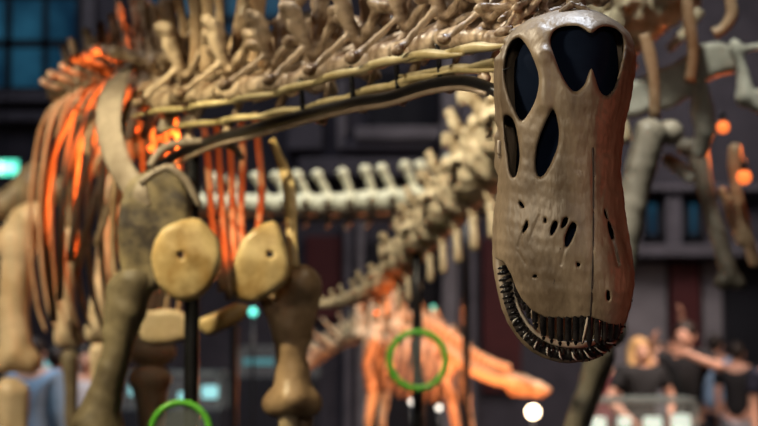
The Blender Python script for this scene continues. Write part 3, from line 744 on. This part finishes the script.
for dz, xo in ((-.2, 0), (.2, 14)):
    limb('thigh_bone', [(372 + xo, 340, D + dz, 8), (366 + xo, 362, D + dz, 5), (370 + xo, 386, D + dz, 7)], M['steg'], STEG, D0=D)
    limb('shin_bone', [(371 + xo, 395, D + dz, 6), (368 + xo, 420, D + dz, 4), (368 + xo, 446, D + dz, 5)], M['ptail'], STEG, D0=D)
    limb('foot_bone', [(368 + xo, 452, D + dz, 5), (376 + xo, 472, D + dz, 5), (384 + xo, 500, D + dz, 4)], M['steg'], STEG, D0=D)
    limb('upper_arm_bone', [(452 + xo, 366, D + dz, 7), (447 + xo, 382, D + dz, 4.5), (452 + xo, 398, D + dz, 6)], M['steg'], STEG, D0=D)
    limb('forearm_bone', [(452 + xo, 404, D + dz, 5), (456 + xo, 425, D + dz, 4), (458 + xo, 448, D + dz, 5)], M['steg'], STEG, D0=D)
    limb('foot_bone', [(458 + xo, 454, D + dz, 5), (460 + xo, 478, D + dz, 4), (466 + xo, 500, D + dz, 4)], M['steg'], STEG, D0=D)
limb('hip_bone', [(356, 334, D, 6), (372, 338, D, 10), (390, 336, D, 6)], M['steg'], STEG, D0=D)
limb('shoulder_plate', [(440, 352, D, 6), (450, 366, D, 9)], M['steg'], STEG, D0=D)
limb('skull', [(512, 381, 11.6, 9), (524, 384, 11.6, 8.5), (538, 387, 11.6, 5.5), (548, 390, 11.6, 3.5)], M['steg'], STEG, [(512, 391, 11.6, 4, 542, 395, 11.6, 3)], D0=11.6)
q = P(421, 345, 11.95)
tube('support_pole', [(q.x, q.y, q.z, .02), (q.x, q.y, 1, .02), (q.x, q.y, .36, .02)], M['black'], STEG, 3, 10)
adopt(STEG, (P(420, 400, 12).x, P(420, 400, 12).y, .35))

# ================================================================== FAR LEFT LEGS
LEFT = thing('sauropod_leg_skeleton', 'pale thick dinosaur leg bones standing at the far left edge beside the orange ribs', 'dinosaur skeleton')
D = 8.2
limb('thigh_bone', [(28, 222, D, 20), (18, 250, D, 17), (14, 285, D, 15), (14, 320, D, 15), (16, 350, D, 17)], M['leg'], LEFT, [(4, 362, D, 11), (30, 362, D, 12), (36, 216, D - .05, 13), (8, 240, D, 12)], D0=D, k=12)
limb('shin_bone', [(10, 392, D, 15), (8, 425, D, 11), (8, 470, D, 11), (8, 496, D, 14)], M['leg'], LEFT, [(22, 392, D, 8, 18, 480, D, 6)], D0=D, h=2.4)
limb('hind_foot', [(10, 508, D, 13), (10, 556, D - .1, 9), (10, 590, D - .3, 6)], M['leg'], LEFT, D0=D, h=3)
limb('thigh_bone', [(70, 235, D, 11), (68, 270, D, 9), (66, 305, D, 9), (68, 330, D, 13)], M['leg'], LEFT, [(62, 340, D, 8), (76, 340, D, 8)], D0=D)
limb('shin_bone', [(70, 358, D, 9), (71, 400, D, 6), (71, 480, D, 8), (71, 496, D, 9)], M['humd'], LEFT, D0=D, h=2.6)
limb('hind_foot', [(71, 506, D, 9), (72, 556, D - .1, 7), (72, 590, D - .3, 5)], M['leg'], LEFT, D0=D, h=3)
limb('hip_bone', [(-30, 215, D, 12), (6, 205, D, 14), (34, 182, D, 16), (44, 196, D, 12)], M['humd'], LEFT, [(34, 178, D, 14, 66, 190, D, 9), (66, 190, D, 9, 72, 222, D, 9), (34, 186, D, 12, 30, 206, D, 12)], D0=D, k=10, h=2)
adopt(LEFT, (P(30, 300, D).x, P(30, 300, D).y, .35))

# platforms
pm = mat('dark platform', (.012, .012, .014), (.02, .02, .024), .5, 6)
for lo, hi, lb in (((-2.6, 4.4, 0), (-.1, 9.5, .35), 'dark low platform under the front long-necked skeleton'),
                   ((.2, 5.7, 0), (2.2, 9.0, .35), 'dark low platform under the grey skeleton on the right'),
                   ((-1.6, 10.4, 0), (1.6, 12.6, .35), 'dark low platform under the small spiky skeleton')):
    tag(box('display_platform', lo, hi, pm, bev=.02), lb, 'platform')

# ================================================================== ROOM
WY = 22.0
def wx(px, D=WY): return (px - 379) / FPX * D
def wz(py, D=WY): return P(379, py, D).z
mw = mat('dark plum plaster', (.055, .052, .068), (.085, .080, .100), .8, 3, .2, 20)
mw2 = mat('pale stone trim', (.23, .215, .23), (.33, .31, .33), .7, 4, .2, 30)
mw3 = mat('mid stone trim', (.12, .115, .135), (.18, .17, .20), .7, 4, .2, 30)
mred = mat('dark oxblood panel', (.075, .012, .014), (.11, .018, .02), .6, 4)
mdk = mat('near black panel', (.008, .010, .016), (.014, .016, .024), .5, 4)
mfl = mat('dark polished floor', (.02, .02, .022), (.035, .033, .035), .25, 5)
mcl = mat('dark ceiling', (.015, .015, .018), (.02, .02, .025), .9, 3)
mgl = bpy.data.materials.new('blue evening window glass'); mgl.use_nodes = True
nt_ = mgl.node_tree; b = nt_.nodes['Principled BSDF']; tcn = nt_.nodes.new('ShaderNodeTexCoord'); nz = nt_.nodes.new('ShaderNodeTexNoise'); nz.inputs['Scale'].default_value = 1.3
cr = nt_.nodes.new('ShaderNodeValToRGB'); cr.color_ramp.elements[0].color = (.004, .03, .07, 1); cr.color_ramp.elements[1].color = (.03, .16, .27, 1)
cr.color_ramp.elements[0].position = .35; cr.color_ramp.elements[1].position = .65
nt_.links.new(tcn.outputs['Object'], nz.inputs['Vector']); nt_.links.new(nz.outputs['Fac'], cr.inputs[0]); nt_.links.new(cr.outputs[0], b.inputs['Emission Color'])
b.inputs['Emission Strength'].default_value = .42; b.inputs['Base Color'].default_value = (.01, .02, .03, 1); b.inputs['Roughness'].default_value = .2

mgl2 = mgl.copy(); mgl2.name = 'dim window glass'; mgl2.node_tree.nodes['Principled BSDF'].inputs['Emission Strength'].default_value = .3
struct(box('floor', (-9, -6, -.1), (9, WY + .4, 0), mfl))
struct(box('ceiling', (-9, -6, 11), (9, WY + .4, 11.2), mcl))
struct(box('wall_left', (-9.2, -6, 0), (-9, WY + .4, 11), mw))
struct(box('wall_right', (9, -6, 0), (9.2, WY + .4, 11), mw))
struct(box('wall_front', (-9, -6.2, 0), (9, -6, 11), mw))
struct(box('wall_back', (-9, WY, 0), (9, WY + .3, 11), mw))
tn = [0]
def trim(px0, px1, py0, py1, m, dep=.15):
    tn[0] += 1
    z0 = 0 if py1 >= 426 else wz(py1); z1 = wz(py0) if py0 > 0 else 10.9
    return struct(box('trim_%d' % tn[0], (wx(px0), WY - dep, z0), (wx(px1), WY, z1), m, bev=.02))
wn = [0]
def window(px0, px1, py0, py1, nx=2, ny=2, lit=True, fm=None):
    wn[0] += 1; n = wn[0]
    x0, x1, z0, z1 = wx(px0), wx(px1), wz(py1), (wz(py0) if py0 > 0 else 8.2)
    fr = .07
    bx = [((x0, WY - .1, z0), (x0 + fr, WY, z1)), ((x1 - fr, WY - .1, z0), (x1, WY, z1)), ((x0, WY - .1, z0), (x1, WY, z0 + fr)), ((x0, WY - .1, z1 - fr), (x1, WY, z1))]
    for i in range(1, nx): 
        x = x0 + (x1 - x0) * i / nx; bx.append(((x - .035, WY - .09, z0), (x + .035, WY, z1)))
    for i in range(1, ny):
        z = z0 + (z1 - z0) * i / ny; bx.append(((x0, WY - .09, z - .05), (x1, WY, z + .05)))
    w = struct(multibox('window_%d' % n, bx, fm or mdk))
    pane = box('pane', (x0, WY - .05, z0), (x1, WY - .02, z1), (mgl2 if lit == 2 else mgl) if lit else mdk, w)
# upper windows
window(-30, 80, 0, 92, 3, 6)
window(130, 285, 0, 74, 5, 5)
window(368, 437, 70, 128, 2, 1, False)
window(540, 610, 60, 130, 2, 1, False)
window(642, 662, 198, 240, 1, 1, 2); window(684, 702, 198, 240, 1, 1, 2)
# cornices, pilasters, red panels
trim(-100, 125, 92, 104, mw3, .35); trim(-100, 125, 112, 122, mw3, .25)
trim(82, 95, 0, 92, mw2, .25); trim(98, 118, 0, 92, mw3, .2)
trim(288, 322, 0, 150, mw3, .25)
trim(337, 346, 80, 150, mw2, .2); trim(355, 441, 128, 141, mw2, .35); trim(345, 441, 141, 150, mw3, .25)
trim(300, 441, 160, 178, mw3, .45)
trim(441, 456, -10, 426, mw2, .4); trim(459, 474, -10, 426, mw3, .3)
trim(482, 520, 238, 392, mred, .1); trim(306, 342, 236, 320, mred, .1)
trim(344, 352, 222, 426, mw3, .2); trim(357, 364, 222, 426, mw2, .15)
trim(368, 440, 240, 426, mdk, .08)
trim(600, 800, 246, 258, mw3, .45); trim(600, 800, 186, 192, mw3, .3)
trim(600, 665, 262, 426, mw2, .12); trim(668, 697, 262, 426, mred, .2); trim(701, 720, 262, 426, mw2, .12)
trim(724, 800, 262, 426, mdk, .1)
trim(632, 640, 190, 246, mw3, .2); trim(664, 680, 190, 246, mw3, .2); trim(706, 720, 190, 246, mw3, .2)

# exit sign
ex_ = thing('exit_sign', 'small glowing green exit sign on the dark wall at far left', 'exit sign', (wx(-4), WY - 1, wz(174, WY - 1)))
D = 20.9
zz = P(0, 167, D)
o = box('sign_housing', (wx(-16, D), D - .05, wz(177, D)), (wx(20, D), D + .1, wz(158, D)), mdk, bev=.01)
o2 = box('sign_face', (wx(-14, D), D - .07, wz(175, D)), (wx(18, D), D - .05, wz(160, D)), emit('green exit light', (.12, .9, .62), 1.6))
arrow = multibox('running_figure', [((wx(-2, D), D - .085, wz(173, D)), (wx(2, D), D - .07, wz(162, D))), ((wx(4, D), D - .085, wz(169, D)), (wx(13, D), D - .07, wz(166, D)))], emit('white sign symbol', (.8, 1, .9), 2))
rod = box('hanging_rod', (wx(2, D) - .01, D, wz(159, D)), (wx(2, D) + .01, D + .02, 10.99), mdk)
for c in (o, o2, arrow, rod):
    c.parent = ex_; c.location = -Vector(ex_.location)

# ================================================================== GREEN RINGED DISCS
def torus(name, c, R, r, m, parent):
    V = []; Fc = []; n1, n2 = 48, 10
    for i in range(n1):
        a = 2 * math.pi * i / n1
        for j in range(n2):
            b_ = 2 * math.pi * j / n2
            V.append((c[0] + (R + r * math.cos(b_)) * math.cos(a), c[1] + r * math.sin(b_), c[2] + (R + r * math.cos(b_)) * math.sin(a)))
    for i in range(n1):
        for j in range(n2):
            Fc.append((i * n2 + j, ((i + 1) % n1) * n2 + j, ((i + 1) % n1) * n2 + (j + 1) % n2, i * n2 + (j + 1) % n2))
    return link_mesh(name, V, Fc, m, parent)
for (c, Rr, lb, D) in (((RPOLE.x, RPOLE.y - .09, wz(360, 7.5)), 28, 'green ringed round glass disc on the black pole before the orange skeleton', 7.5),
                       ((pole_a[0] - .02, pole_a[1] - .10, wz(431, 5.2)), 29, 'green ringed round glass disc cut by the bottom edge, left of centre', 5.2)):
    t = thing('round_sign', lb, 'sign', c)
    R_ = Rr * D / FPX
    torus('rim', (0, 0, 0), R_, 3.3 * D / FPX, M['green'], t)
    V = [(R_ * math.cos(a), y, R_ * math.sin(a)) for y in (-.004, .004) for a in [2 * math.pi * i / 40 for i in range(40)]]
    Fc = [tuple(range(40)), tuple(range(79, 39, -1))] + [(i, i + 40, (i + 1) % 40 + 40, (i + 1) % 40) for i in range(40)]
    link_mesh('glass_pane', V, Fc, M['glass'], t, False)
    tube('clamp', [(0, .004, 0, .012), (0, .068, 0, .012)], M['black'], t, 2, 8)

# ================================================================== PEOPLE
skin_m = mat('skin', (.50, .26, .18), (.62, .34, .24), .5, 10)
def cloth(n, c): return mat(n, c, tuple(min(1, x * 1.3) for x in c), .85, 10, .1, 60)
C_ = dict(black=cloth('black cloth', (.006, .006, .008)), blue=cloth('pale blue cloth', (.22, .34, .50)), cobalt=cloth('cobalt cloth', (.01, .09, .24)), white=cloth('off white cloth', (.45, .44, .48)),
          maroon=cloth('maroon cloth', (.13, .02, .03)), grey=cloth('grey cloth', (.10, .10, .12)), denim=cloth('denim', (.03, .04, .07)), blond=mat('blond hair', (.45, .25, .09), (.65, .40, .17), .5, 20),
          dark=mat('dark hair', (.012, .008, .006), (.03, .02, .015), .5, 20), brown=mat('brown hair', (.06, .03, .015), (.10, .05, .03), .5, 20), navy=cloth('navy cloth', (.01, .012, .03)))

def skin_mesh(name, verts, edges, rads, m, parent, sub=2, rootv=0):
    me = bpy.data.meshes.new(name); me.from_pydata(verts, edges, []); me.update(); me.materials.append(m)
    o = bpy.data.objects.new(name, me); COL.objects.link(o)
    if parent: o.parent = parent
    sm = o.modifiers.new('Skin', 'SKIN'); sm.use_smooth_shade = True
    lay = me.skin_vertices[0].data if me.skin_vertices else None
    if lay is None:
        bpy.context.view_layer.objects.active = o
        lay = me.skin_vertices[0].data
    for i, r in enumerate(rads): 
        lay[i].radius = (r, r) if not hasattr(r, '__len__') else r
        lay[i].use_root = (i == rootv)
    s = o.modifiers.new('Sub', 'SUBSURF'); s.levels = sub; s.render_levels = sub
    return o

def hand(V, E, R, w, d, side):
    """five fingers from wrist index w along direction d"""
    d = Vector(d).normalized(); s = d.cross(Vector(side)).normalized(); nrm = Vector(side)
    wp = Vector(V[w])
    pi = len(V); V.append(tuple(wp + d * .05)); E.append((w, pi)); R.append((.032, .016))
    for k, (off, L) in enumerate(((-.030, .065), (-.010, .078), (.010, .072), (.028, .056))):
        a = len(V); V.append(tuple(wp + d * .09 + s * off)); E.append((pi, a)); R.append(.010)
        b_ = len(V); V.append(tuple(wp + d * (.09 + L * .55) + s * off * 1.1 + nrm * .012)); E.append((a, b_)); R.append(.009)
        c = len(V); V.append(tuple(wp + d * (.09 + L * .9) + s * off * 1.1 + nrm * .035)); E.append((b_, c)); R.append(.008)
    a = len(V); V.append(tuple(wp + d * .045 - s * .045 + nrm * .01)); E.append((pi, a)); R.append(.012)
    b_ = len(V); V.append(tuple(wp + d * .085 - s * .060 + nrm * .02)); E.append((a, b_)); R.append(.010)

def person(px, headpy, D, hd, label, top, legs, hair, arms, longhair=False, h=1.7, sleeves='short', group=None):
    """hd: facing angle, 0 = towards the camera. arms: two (elbow, wrist) offsets from the shoulder in the body's own frame"""
    x = wx(px, D); topz = wz(headpy, D)
    t = thing('person', label, 'person', (x, D, 0)); t.rotation_euler = (0, 0, hd)
    k = topz / 1.72 if True else 1
    S = lambda *v: (v[0] * k, v[1] * k, v[2] * k)
    V = [S(0, 0, .93), S(0, 0, 1.08), S(0, .01, 1.26), S(0, .01, 1.42), S(0, 0, 1.48), S(0, -.01, 1.54), S(0, -.015, 1.60), S(0, -.005, 1.665)]
    R = [.13, .115, .14, .12, .055, .062, .080, .062]; E = [(i, i + 1) for i in range(7)]
    Vt = [S(0, 0, .86), V[1], V[2], V[3]]; Et = [(0, 1), (1, 2), (2, 3)]; Rt = [.165, .14, .160, .155]
    for i, s in enumerate((-1, 1)):
        sh = Vector(S(s * .18, 0, 1.42)); el = sh + Vector(arms[i][0]) * k; wr = el + Vector(arms[i][1]) * k
        b_ = len(V); V += [tuple(sh), tuple(el), tuple(wr)]; E += [(3, b_), (b_, b_ + 1), (b_ + 1, b_ + 2)]; R += [.055, .042, .030]
        hand(V, E, R, b_ + 2, Vector(arms[i][1]), Vector((-s, 0, 0)) if abs(Vector(arms[i][1]).normalized().x) < .8 else Vector((0, -1, 0)))
        c = len(Vt); mid = sh.lerp(el, .65 if sleeves == 'short' else 1.0)
        Vt += [tuple(sh), tuple(mid)]; Et += [(3, c), (c, c + 1)]; Rt += [.088, .068]
        if sleeves == 'long':
            Vt.append(tuple(el.lerp(wr, .9))); Et.append((c + 1, c + 2)); Rt.append(.045)
    Vl = [S(0, 0, .98)]; El = []; Rl = [.15]
    for s in (-1, 1):
        b_ = len(V); V += [S(s * .09, 0, .86), S(s * .10, -.01, .48), S(s * .11, .02, .08), S(s * .12, -.12, .035)]; E += [(0, b_), (b_, b_ + 1), (b_ + 1, b_ + 2), (b_ + 2, b_ + 3)]; R += [.09, .06, .042, .035]
        c = len(Vl); Vl += [S(s * .09, 0, .86), S(s * .10, -.01, .48), S(s * .11, .02, .10)]; El += [(0, c), (c, c + 1), (c + 1, c + 2)]; Rl += [.105, .078, .068]
    R = [tuple(q * k for q in r) if hasattr(r, '__len__') else r * k for r in R]
    body = skin_mesh('body', V, E, R, skin_m, t)
    skin_mesh('shirt', Vt, Et, [r * k for r in Rt], top, t)
    skin_mesh('trousers', Vl, El, [r * k for r in Rl], legs, t)
    for s in (-1, 1):
        sdf_mesh('shoe', [('c', S(s * .11, .03, .045), S(s * .125, -.16, .04), .045, .038)], .01, .015, C_['black'], t)
    # face: nose, brow, ears, eyes, mouth on the head; hair as a cap
    hp = [('e', S(0, .015, 1.635), (.088 * k, .10 * k, .10 * k)), ('-e', S(0, -.085, 1.59), (.075 * k, .06 * k, .08 * k))]
    if longhair: hp += [('c', S(0, .06, 1.60), S(0, .07, 1.40), .08, .06), ('c', S(.07, .01, 1.60), S(.10, -.03, 1.36), .035, .03), ('c', S(-.07, .01, 1.60), S(-.10, -.03, 1.38), .035, .03)]
    sdf_mesh('hair', hp, .02, .012, hair, t, .003, 60)
    fc_ = sdf_mesh('face', [('e', S(0, -.055, 1.585), (.058 * k, .040 * k, .080 * k)), ('c', S(0, -.095, 1.60), S(0, -.112, 1.575), .008, .012),
                            ('c', S(-.02, -.092, 1.55), S(.02, -.092, 1.55), .006, .006), ('e', S(-.08, .0, 1.59), (.012, .02, .03)), ('e', S(.08, .0, 1.59), (.012, .02, .03)),
                            ('-e', S(-.028, -.098, 1.607), (.014, .01, .008)), ('-e', S(.028, -.098, 1.607), (.014, .01, .008))], .01, .007, skin_m, t)
    for s in (-1, 1): sdf_mesh('eye', [('e', S(s * .028, -.090, 1.607), (.009, .007, .006))], .0, .004, C_['black'], t)
    return t

dn = ((0.03, 0, -.28), (0, -.06, -.25)); dn2 = ((-.03, 0, -.28), (0, -.06, -.25))
person(639, 338, 13.95, .35, 'blond long-haired person in a black top leaning at the glass case', C_['black'], C_['denim'], C_['blond'], (((-.14, -.02, -.24), (.10, -.16, -.14)), ((.12, -.02, -.22), (-.10, -.16, -.14))), True)
person(655, 341, 14.95, .2, 'person behind the blond one raising an arm straight up', C_['grey'], C_['denim'], C_['brown'], (dn2, ((.05, -.04, .24), (.0, -.04, .22))))
person(684, 322, 14.3, -.5, 'person in a black shirt holding a folded arm up in front of the face', C_['black'], C_['black'], C_['dark'], (((-.10, -.14, -.05), (.10, -.18, .16)), ((.18, -.14, -.08), (-.26, -.10, .12))))
person(601, 345, 15.2, .6, 'person in a maroon shirt partly behind the lower jaw of the skull', C_['maroon'], C_['denim'], C_['dark'], (dn2, dn))
person(714, 335, 18.0, 2.6, 'person in a pale blue shirt at the right seen from behind', C_['blue'], C_['navy'], C_['dark'], (dn2, dn), sleeves='long')
person(735, 343, 17.2, 2.9, 'person in a black top and pale trousers near the right edge', C_['black'], C_['white'], C_['dark'], (dn2, dn))
person(774, 340, 13.6, .2, 'person in dark clothes cut by the right edge', C_['navy'], C_['denim'], C_['dark'], (dn2, dn))
person(36, 338, 12.6, 2.8, 'person in a pale blue shirt low at the left beside the far leg bones', C_['blue'], C_['navy'], C_['dark'], (dn2, dn), sleeves='long')
person(58, 346, 13.6, 3.0, 'person in a cobalt blue top at the left', C_['cobalt'], C_['cobalt'], C_['dark'], (dn2, dn), sleeves='long')
person(86, 346, 12.9, .2, 'person in a whitish shirt at the left seen between the legs of the skeleton', C_['white'], C_['denim'], C_['dark'], (dn2, dn))

# ================================================================== CASES AND LAMPS
mteal = emit('teal case light', (.30, .72, .76), 1.0); mdim = emit('dim teal case light', (.05, .30, .34), .5); mwh = emit('white case light', (.75, .95, .85), .7); mfr = mat('grey case frame', (.12, .14, .14), (.18, .20, .20), .4, 10)
def case(px0, px1, pytop, D, label, light, nlit, dep=.7):
    x0, x1, zt = wx(px0, D), wx(px1, D), wz(pytop, D)
    t = thing('display_case', label, 'display case', ((x0 + x1) / 2, D, 0))
    w = (x1 - x0) / 2
    box('base', (-w, 0, 0), (w, dep, zt - .30), mdk, t, .01)
    fb = []
    for X in (-w, w - .03):
        for Y in (0, dep - .03): fb.append(((X, Y, zt - .3), (X + .03, Y + .03, zt)))
    fb += [((-w, 0, zt - .03), (w, .03, zt)), ((-w, dep - .03, zt - .03), (w, dep, zt)), ((-w, 0, zt - .03), (-w + .03, dep, zt)), ((w - .03, 0, zt - .03), (w, dep, zt))]
    multibox('frame', fb, mfr, t)
    box('glass_top', (-w + .03, .03, zt - .02), (w - .03, dep - .03, zt - .008), glassy('case glass', (.55, .7, .68), .35, .15), t)
    box('glass_front', (-w + .03, .005, zt - .3), (w - .03, .015, zt - .03), M['glass'], t)
    for i in range(nlit):
        xc = -w + 2 * w * (i + .5) / nlit
        a_, b_, c_ = rng.uniform(.3, .8), rng.uniform(-.05, .02), rng.uniform(.03, .06)
        box('light_panel', (xc - w / nlit * a_, .12, zt - .15 + b_ - c_), (xc + w / nlit * a_, .16, zt - .15 + b_ + c_), light, t, .01)
    return t
case(583, 697, 399, 12.7, 'glass topped display case lit white inside in front of the visitors at right', mwh, 4)
case(120, 222, 372, 14.5, 'teal lit display case low at the left behind the leg bones', mteal, 4)
case(238, 318, 346, 17.5, 'dark display case with teal glow beyond the brown arm bone', mdim, 2)
case(40, 112, 352, 16.5, 'teal lit display case behind the visitors at the left', mteal, 3)

def globe(name, label, cat, px, py, D, rpx, c, s, post=True):
    p = P(px, py, D); r = rpx * D / FPX
    t = thing(name, label, cat, (p.x, p.y, 0))
    bm = bmesh.new(); bmesh.ops.create_uvsphere(bm, u_segments=20, v_segments=12, radius=r)
    me = bpy.data.meshes.new('lamp_globe'); bm.to_mesh(me); bm.free(); me.materials.append(emit('lamp glow ' + label[:12], c, s))
    me.polygons.foreach_set('use_smooth', [True] * len(me.polygons))
    o = bpy.data.objects.new('lamp_globe', me); COL.objects.link(o); o.parent = t; o.location = (0, 0, p.z)
    tube('lamp_post', [(0, 0, p.z - r * .8, .012), (0, 0, p.z * .5, .012), (0, 0, 0, .012)], M['black'], t, 2, 8)
    tube('lamp_foot', [(0, 0, .03, .06), (0, 0, .015, .1), (0, 0, 0, .1)], M['black'], t, 2, 12)
    return p
globe('floor_lamp', 'bright warm white lamp shining beside the snout of the orange skeleton', 'lamp', 533, 412, 12.9, 6.5, (1, .75, .5), 12)
globe('floor_lamp', 'small white lamp right of the pole under the orange skeleton', 'lamp', 439, 408, 13.4, 2.6, (1, .92, .8), 3)
globe('floor_lamp', 'small white lamp left of the pole under the orange skeleton', 'lamp', 412, 402, 13.3, 2.6, (1, .9, .8), 3)
globe('floor_lamp', 'small teal lamp glowing between the brown tail and the spiky plates', 'lamp', 433, 308, 15.5, 2.6, (.1, .75, .55), 1.2)
globe('floor_lamp', 'teal lamp glowing beside the yellow shoulder plate', 'lamp', 253, 312, 14.0, 4.0, (.15, .85, .7), 2)
globe('floor_lamp', 'warm lamp at the left end of the white lit display case', 'lamp', 589, 416, 12.3, 4.0, (1, .7, .35), 5)

# ================================================================== LIGHT
def area(loc, tgt, size, power, c, spread=180):
    l = bpy.data.lights.new('area', 'AREA'); l.energy = power; l.color = c; l.size = size; l.spread = math.radians(spread)
    o = bpy.data.objects.new('ceiling_light', l); COL.objects.link(o); o.location = loc  # shared by hall lights and added fills
    o.rotation_euler = (Vector(tgt) - Vector(loc)).to_track_quat('-Z', 'Y').to_euler(); return o
def spot(loc, tgt, power, c, ang=40, r=.1, blend=.6):
    l = bpy.data.lights.new('spot', 'SPOT'); l.energy = power; l.color = c; l.spot_size = math.radians(ang); l.spot_blend = blend; l.shadow_soft_size = r
    o = bpy.data.objects.new('spotlight', l); COL.objects.link(o); o.location = loc
    o.rotation_euler = (Vector(tgt) - Vector(loc)).to_track_quat('-Z', 'Y').to_euler(); return o
def point(loc, power, c, r=.05):
    l = bpy.data.lights.new('point', 'POINT'); l.energy = power; l.color = c; l.shadow_soft_size = r
    o = bpy.data.objects.new('lamp', l); COL.objects.link(o); o.location = loc; return o

skc = tuple(c0)
area((-3.6, 1.5, 2.9), skc, .7, 9.5, (1, .84, .60), 50)                    # key on the skull from the left
area((.3, 4.4, 5.6), skc, .6, 13, (.80, .88, 1), 50)                     # cool top light
area((-.6, -3.0, 3.5), skc, 1.0, 2, (1, .90, .80), 30)                    # added weak frontal fill on the skull
spot((3.2, 1.5, 1.5), skc, 62, (1, .18, .09), 14, .15)                   # red side light
spot((-2.4, 4.6, 4.6), P(380, 40, 3.9), 430, (1, .88, .66), 38, .05, .3)       # neck
spot((-2.2, 3.4, 3.9), P(180, 240, 5.2), 600, (1, .86, .54), 26, .05)      # shoulder
spot((1.2, 3.4, 4.6), P(270, 300, 5.2), 90, (1, .84, .6), 26, .12)
spot((-3.4, 4.6, 4.6), P(50, 335, 7.9), 1150, (1, .86, .60), 27, .12)
spot((-.35, 5.7, 3.35), P(440, 200, 7.3), 215, (1, .88, .64), 50, .08)
spot((.6, 4.6, 5.5), P(690, 90, 6.5), 430, (.95, .97, .86), 26, .12)
spot((-.6, 8.5, 6.5), P(380, 205, 11.1), 1150, (1, .97, .8), 50, .15)
OR = (1, .20, .04)
spot((-2.3, 4.2, 4.6), P(142, 50, 6.0), 110, (1, .9, .8), 22, .06)
for q, q2, e in ((P(165, 165, 5.9), P(150, 100, 6.1), 34), (P(130, 165, 6.3), P(110, 110, 6.5), 14)):
    spot(q, q2, e, OR, 120, .04)
spot(P(135, 215, 6.2), P(60, 190, 6.7), 32, OR, 70, .04)
spot(P(226, 302, 5.45), P(228, 180, 5.75), 12, (1, .17, .03), 70, .03)
spot((0, 5.1, 3.6), P(640, 175, 6.3), 110, (1, .97, .85), 20, .05)
spot(P(700, 60, 5.0) + Vector((.2, 0, -.6)), P(683, 40, 5.9), 7, (1, .28, .07), 22, .05)
point(P(752, 150, 7.0), 4, OR, .04)
point(P(385, 305, 7.8), .4, OR, .03)
for q, e in ((P(405, 385, 11.3), 14), (P(465, 395, 11.2), 16), (P(525, 405, 11.2), 15), (P(440, 315, 11.6), 5)):
    point(q, e, (1, .30, .10), .06)
area((-1.5, 15, 9.5), (0, WY, 3.5), 5, 95, (.86, .86, 1), 160)
area((3.6, 18.5, 6.5), (3.4, WY, 1.5), 1.5, 50, (1, .86, .8), 120)  # added to lighten the lower right wall
area((4.0, 11.5, 7), (2.4, 14, 1.2), 1.5, 215, (1, .78, .66), 90)
area((-3.5, 11, 8), (-2.6, 13, 1.0), 2, 90, (.8, .9, 1), 90)

# added glowing balls standing in for orange-lit bone and its reflections
bi = 0
for px, py, D, r, lb in ((136, 129, 6.3, 2.2, 'left of the pair between the grey shoulder blade and neck'), (147, 124, 6.3, 2.0, 'right of the pair between the grey shoulder blade and neck'),
                         (150, 148, 6.2, 3.2, 'the largest inside the rib cage'), (172, 133, 6.1, 2.4, 'nearest the black rail end'), (183, 126, 6.1, 2.6, 'just under the neck bones'), (160, 138, 6.2, 2.4, 'between the two brightest of the rib cage'),
                         (723, 127, 6.7, 6.5, 'below the pale hip blade on the right'), (744, 177, 6.8, 7.5, 'low by the right edge of the picture'), (400, 318 - 24, 7.9, 1.8, 'beneath the curved brown tail'), (376, 313, 7.9, 2.4, 'lower under the thin end of the brown tail')):
    p = P(px, py, D); rr = r * D / FPX
    t = thing('orange_lamp', 'small glowing orange lamp, ' + lb, 'lamp', p)
    bm = bmesh.new(); bmesh.ops.create_uvsphere(bm, u_segments=16, v_segments=10, radius=rr)
    me = bpy.data.meshes.new('bulb'); bm.to_mesh(me); bm.free(); me.materials.append(bpy.data.materials.get('orange bulb glow') or emit('orange bulb glow', (1, .20, .04), 1.4))
    o = bpy.data.objects.new('bulb', me); COL.objects.link(o); o.parent = t
    tube('socket', [(0, 0, rr * .7, rr * .5), (0, 0, rr * 1.6, rr * .5), (0, 0, rr * 2.4, rr * .2)], M['black'], t, 2, 8)

w = bpy.data.worlds.new('world'); SC.world = w; w.use_nodes = True
bg = w.node_tree.nodes['Background']; bg.inputs[0].default_value = (.30, .36, .5, 1); bg.inputs[1].default_value = .010
SC.view_settings.view_transform = 'Standard'; SC.view_settings.look = 'None'; SC.view_settings.gamma = 1; SC.view_settings.exposure = 0
